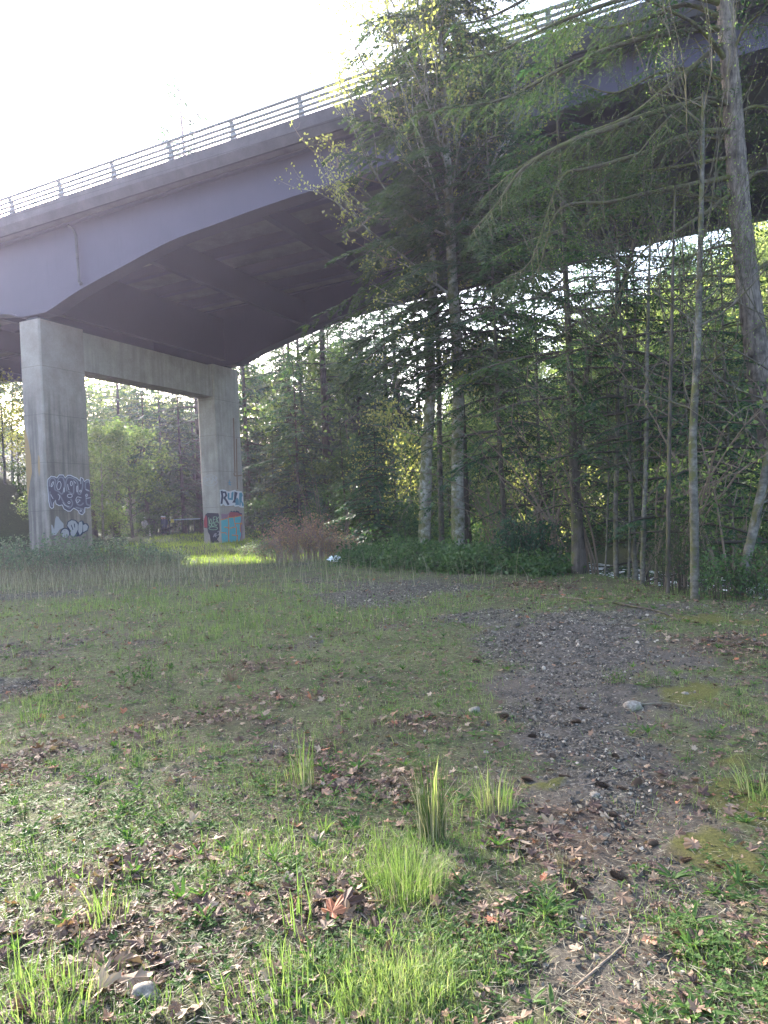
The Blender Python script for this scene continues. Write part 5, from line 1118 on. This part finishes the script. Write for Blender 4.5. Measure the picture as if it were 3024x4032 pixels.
def person(loc, h, rz, label, top, legs, hat, stride=.12, armfwd=.1):
    r = root('person', loc, label, 'person', None, rz); k = h/1.75
    P = [(0,0,.95),(0,0,1.15),(0,-.01,1.38),(0,-.01,1.47),(0,-.02,1.56),(0,-.03,1.66),(0,-.02,1.74),
         (.17,0,1.40),(.21,-.02,1.15),(.20,-.10-armfwd,.93),(.19,-.16-armfwd,.86),(-.17,0,1.40),(-.21,-.02,1.15),(-.20,-.08,.92),(-.19,-.10,.83),
         (.09,0,.88),(.10,-stride*.7,.48),(.10,-stride,.08),(.10,-stride-.16,.03),(-.09,0,.88),(-.10,stride*.2,.48),(-.10,stride,.08),(-.10,stride-.16,.03)]
    R = [.13,.12,.14,.06,.075,.095,.07,.065,.048,.036,.04,.065,.048,.036,.04,.095,.06,.045,.04,.095,.06,.045,.04]
    E = [(0,1),(1,2),(2,3),(3,4),(4,5),(5,6),(2,7),(7,8),(8,9),(9,10),(2,11),(11,12),(12,13),(13,14),(0,15),(15,16),(16,17),(17,18),(0,19),(19,20),(20,21),(21,22)]
    skinned('body', np.array(P)*k, E, [q*k for q in R], PM2['skin'], r)
    mb = MB(); v, f = lathe([(0,0,.70,.21,.17),(0,0,.80,.215,.175),(0,0,.95,.20,.165),(0,0,1.15,.185,.155),(0,-.01,1.33,.215,.165),(0,-.01,1.43,.16,.12),(0,-.01,1.50,.085,.085)]); mb.add(v*k, f, smooth=True)
    for sx, pts in ((1, [(.15,0,1.42),(.20,-.01,1.30),(.225,-.02,1.15),(.21,-.10-armfwd,.95)]), (-1, [(-.15,0,1.42),(-.20,-.01,1.30),(-.225,-.02,1.15),(-.21,-.08,.95)])): mb.tube(np.array(pts)*k, np.array([.085,.078,.07,.06])*k, 10)
    mb.build('coat', PM2[top], r, (0, 0, 0)); mb = MB()
    for pts in ([(.09,0,.93),(.10,-stride*.7,.50),(.10,-stride,.10)], [(-.09,0,.93),(-.10,stride*.2,.50),(-.10,stride,.10)]): mb.tube(np.array(pts)*k, np.array([.12,.085,.07])*k, 10)
    mb.build('trousers', PM2[legs], r, (0, 0, 0)); mb = MB()
    v, f = lathe([(0,-.03,1.665,.118,.125),(0,-.025,1.72,.108,.115),(0,-.02,1.765,.07,.075),(0,-.02,1.78,.01,.01)]); mb.add(v*k, f, smooth=True)
    if hat == 'white_hat': v, f = lathe([(0,-.03,1.672,.12,.128),(0,-.04,1.66,.17,.18)]); mb.add(v*k, f, smooth=True)
    mb.build('hat' if hat == 'white_hat' else 'hair', PM2[hat], r, (0, 0, 0)); return r
person(spot(312, 69), 1.72, radians(35), 'person in a long pale coat and white hat standing before the dark van', 'white_cloth', 'dark_cloth', 'white_hat', .12, .2)
person(spot(350, 70), 1.78, radians(150), 'person in dark clothes and pale cap, left one of the pair', 'dark_cloth', 'dark_cloth', 'white_hat', .05)
person(spot(355.5, 69.6), 1.74, radians(200), 'person in dark blue clothes, right one of the pair', 'blue_cloth', 'dark_cloth', 'white_hat', .05)
dg_ = root('dog', spot(359, 69), 'black dog standing at the feet of the two dark clothed people', 'dog', None, radians(100))
skinned('body', [(0,.32,.46),(0,.1,.46),(0,-.15,.47),(0,-.3,.52),(0,-.4,.64),(0,-.46,.68),(0,-.58,.65),(.08,.33,.33),(.08,.40,.2),(.08,.36,.03),(-.08,.33,.33),(-.08,.40,.2),(-.08,.36,.03),(.08,-.26,.35),(.08,-.24,.18),(.08,-.27,.03),(-.08,-.26,.35),(-.08,-.24,.18),(-.08,-.27,.03),(0,.42,.5),(0,.58,.42)],
    [(0,1),(1,2),(2,3),(3,4),(4,5),(5,6),(0,7),(7,8),(8,9),(0,10),(10,11),(11,12),(3,13),(13,14),(14,15),(3,16),(16,17),(17,18),(0,19),(19,20)], [.12,.12,.14,.12,.08,.075,.035,.06,.035,.03,.06,.035,.03,.05,.03,.03,.05,.03,.03,.03,.02], PM2['black_fur'], dg_)
# van seen from behind
vn = root('parked_van', spot(307, 77), 'dark parked van with two small rear windows beyond the people', 'van', None, radians(8)); mb = MB()
pr = [(-.92,.32),(-.95,.9),(-.93,1.3),(-.82,1.85),(-.7,1.95),(.7,1.95),(.82,1.85),(.93,1.3),(.95,.9),(.92,.32)]; n_ = len(pr)
for y_, sc_ in ((0, 1), (.12, 1.0), (4.2, 1), (4.4, .96)): mb.add([(a*(sc_ if y_ > 0 else .97), y_, z_ if z_ < 1 else 1+(z_-1)*sc_) for a, z_ in pr], np.zeros((0, 4), int))
mb.F = [(np.array([(i*n_+k, i*n_+(k+1) % n_, (i+1)*n_+(k+1) % n_, (i+1)*n_+k) for i in range(3) for k in range(n_)]), 0, False), (np.array([list(range(n_)), [3*n_+k for k in range(n_)][::-1]]), 0, False)]
mb.build('body', PM2['van_paint'], vn, (0, 0, 0))
for x0 in (-.72, .08):
    mb = MB(); mb.box((x0, -.012, 1.2), (.64, 0, 0), (0, .01, 0), (0, 0, .45)); mb.build('rear_window', PM2['van_glass'], vn, (0, 0, 0))
for x0, y0 in ((-.86, .8), (.86, .8), (-.86, 3.5), (.86, 3.5)):
    mb = MB(); mb.tube([(x0-.11, y0, .33), (x0+.11, y0, .33)], [.33, .33], 16); mb.build('wheel', PM2['tyre'], vn, (0, 0, 0))
mb = MB(); mb.box((-.9, -.08, .38), (1.8, 0, 0), (0, .076, 0), (0, 0, .16)); mb.build('bumper', PM2['tyre'], vn, (0, 0, 0))
p = spot(281, 74); mb = MB(); mb.box(p+[.1, 0, -.3], (.4, 0, 0), (0, .4, 0), (0, 0, 2.4)); mb.box(p+[-.45, 0, 2.1], (.95, 0, 0), (0, .4, 0), (0, 0, 1.7)); o = mb.build('concrete_post', M['concrete_b'], None, p); setp(o, 'tall pale concrete post with a wider top left of the dark van', 'post')
p = spot(323, 68); mb = MB(); mb.tube([p, p+UPV*.85, p+UPV*.9], [.06, .06, .02], 10); o = mb.build('white_post', PM2['white_cloth'], None, p); setp(o, 'short white post right of the person in the pale coat', 'post')
p = spot(434, 64); mb = MB(); mb.tube([p-UPV*.2, p+UPV*.75], [.16, .15], 10, wob=.05); o = mb.build('wooden_post', M['bark_dark'], None, p); setp(o, 'thick brown wooden post left of the painted pillar', 'post')
f0, f1 = spot(366, 67), spot(433, 66); fr = root('chain_fence', f0, 'low pale blue railed fence left of the painted pillar', 'fence')
mb = MB(); mb.tube([f0+UPV*1.33, (f0+f1)/2+UPV*1.36, f1+UPV*1.35], [.035]*3, 8); mb.build('top_rail', mat('pale_blue_rail', (.35, .45, .52), .5)[0], fr)
for u_i in np.linspace(0, 1, 6):
    p = f0+(f1-f0)*u_i; mb = MB(); mb.tube([p-UPV*.2, p+UPV*1.36], [.035, .035], 8); mb.build('post', PM2['dark_cloth'], fr)
mb = MB()
for z_ in np.arange(.15, 1.3, .16): mb.tube([f0+UPV*z_, f1+UPV*z_], [.006, .006], 4)
mb.build('wires', PM2['dark_cloth'], fr)
p = f0+(f1-f0)*.1+UPV*1.1; mb = MB(); mb.box(p+[-.15, -.06, 0], (.3, 0, 0), (0, .01, 0), (0, 0, .3)); mb.build('sign', mat('yellow_plate', (.6, .55, .15), .6)[0], fr)
#PART4
# ------------------------------------------------------------------ veil added as a scattering volume, for lens glare
hb = MB(); hb.box((-500, -80, -4.2), (1000, 0, 0), (0, 720, 0), (0, 0, 62))  # added box of air that lifts the darks like lens glare
mh = bpy.data.materials.new('glare_veil_air'); mh.use_nodes = True; nt = mh.node_tree; nt.nodes.clear()
pv = nt.nodes.new('ShaderNodeVolumePrincipled'); pv.inputs['Color'].default_value = (.72, .70, 1.0, 1); pv.inputs['Density'].default_value = .0006; pv.inputs['Anisotropy'].default_value = .55
om = nt.nodes.new('ShaderNodeOutputMaterial'); nt.links.new(pv.outputs[0], om.inputs['Volume'])
ho = hb.build('glare_veil', mh); setp(ho, kind='stuff')

# labels that single out each plant of a row, counted from the left as the camera sees them
ORD = ['leftmost', 'second from the left', 'third from the left', 'fourth from the left', 'fifth from the left', 'sixth from the left', 'seventh from the left', 'eighth from the left', 'ninth from the left', 'tenth from the left',
       'sixth from the right', 'fifth from the right', 'fourth from the right', 'third from the right', 'second from the right', 'rightmost']
for grp, text in (('saplings in the thicket', 'arching bare sapling clump, %s in the thicket around the mossy alders'), ('saplings on the river bank', 'bare sapling clump on the river bank, %s'),
                  ('low bramble patches', 'low green bramble patch under the woods, %s of its row'), ('brambles before the pillars', 'grey green bramble before the pillars, %s'),
                  ('cones on the track', None)):
    obs = sorted([o for o in COL.objects if o.get('group') == grp], key=lambda o: o.location.x/max(o.location.y, .1)); n_ = len(obs)
    if text:
        for i, o in enumerate(obs):
            k = i if i < n_/2 and i < 10 else 16-(n_-i)
            o['label'] = text % ORD[k]
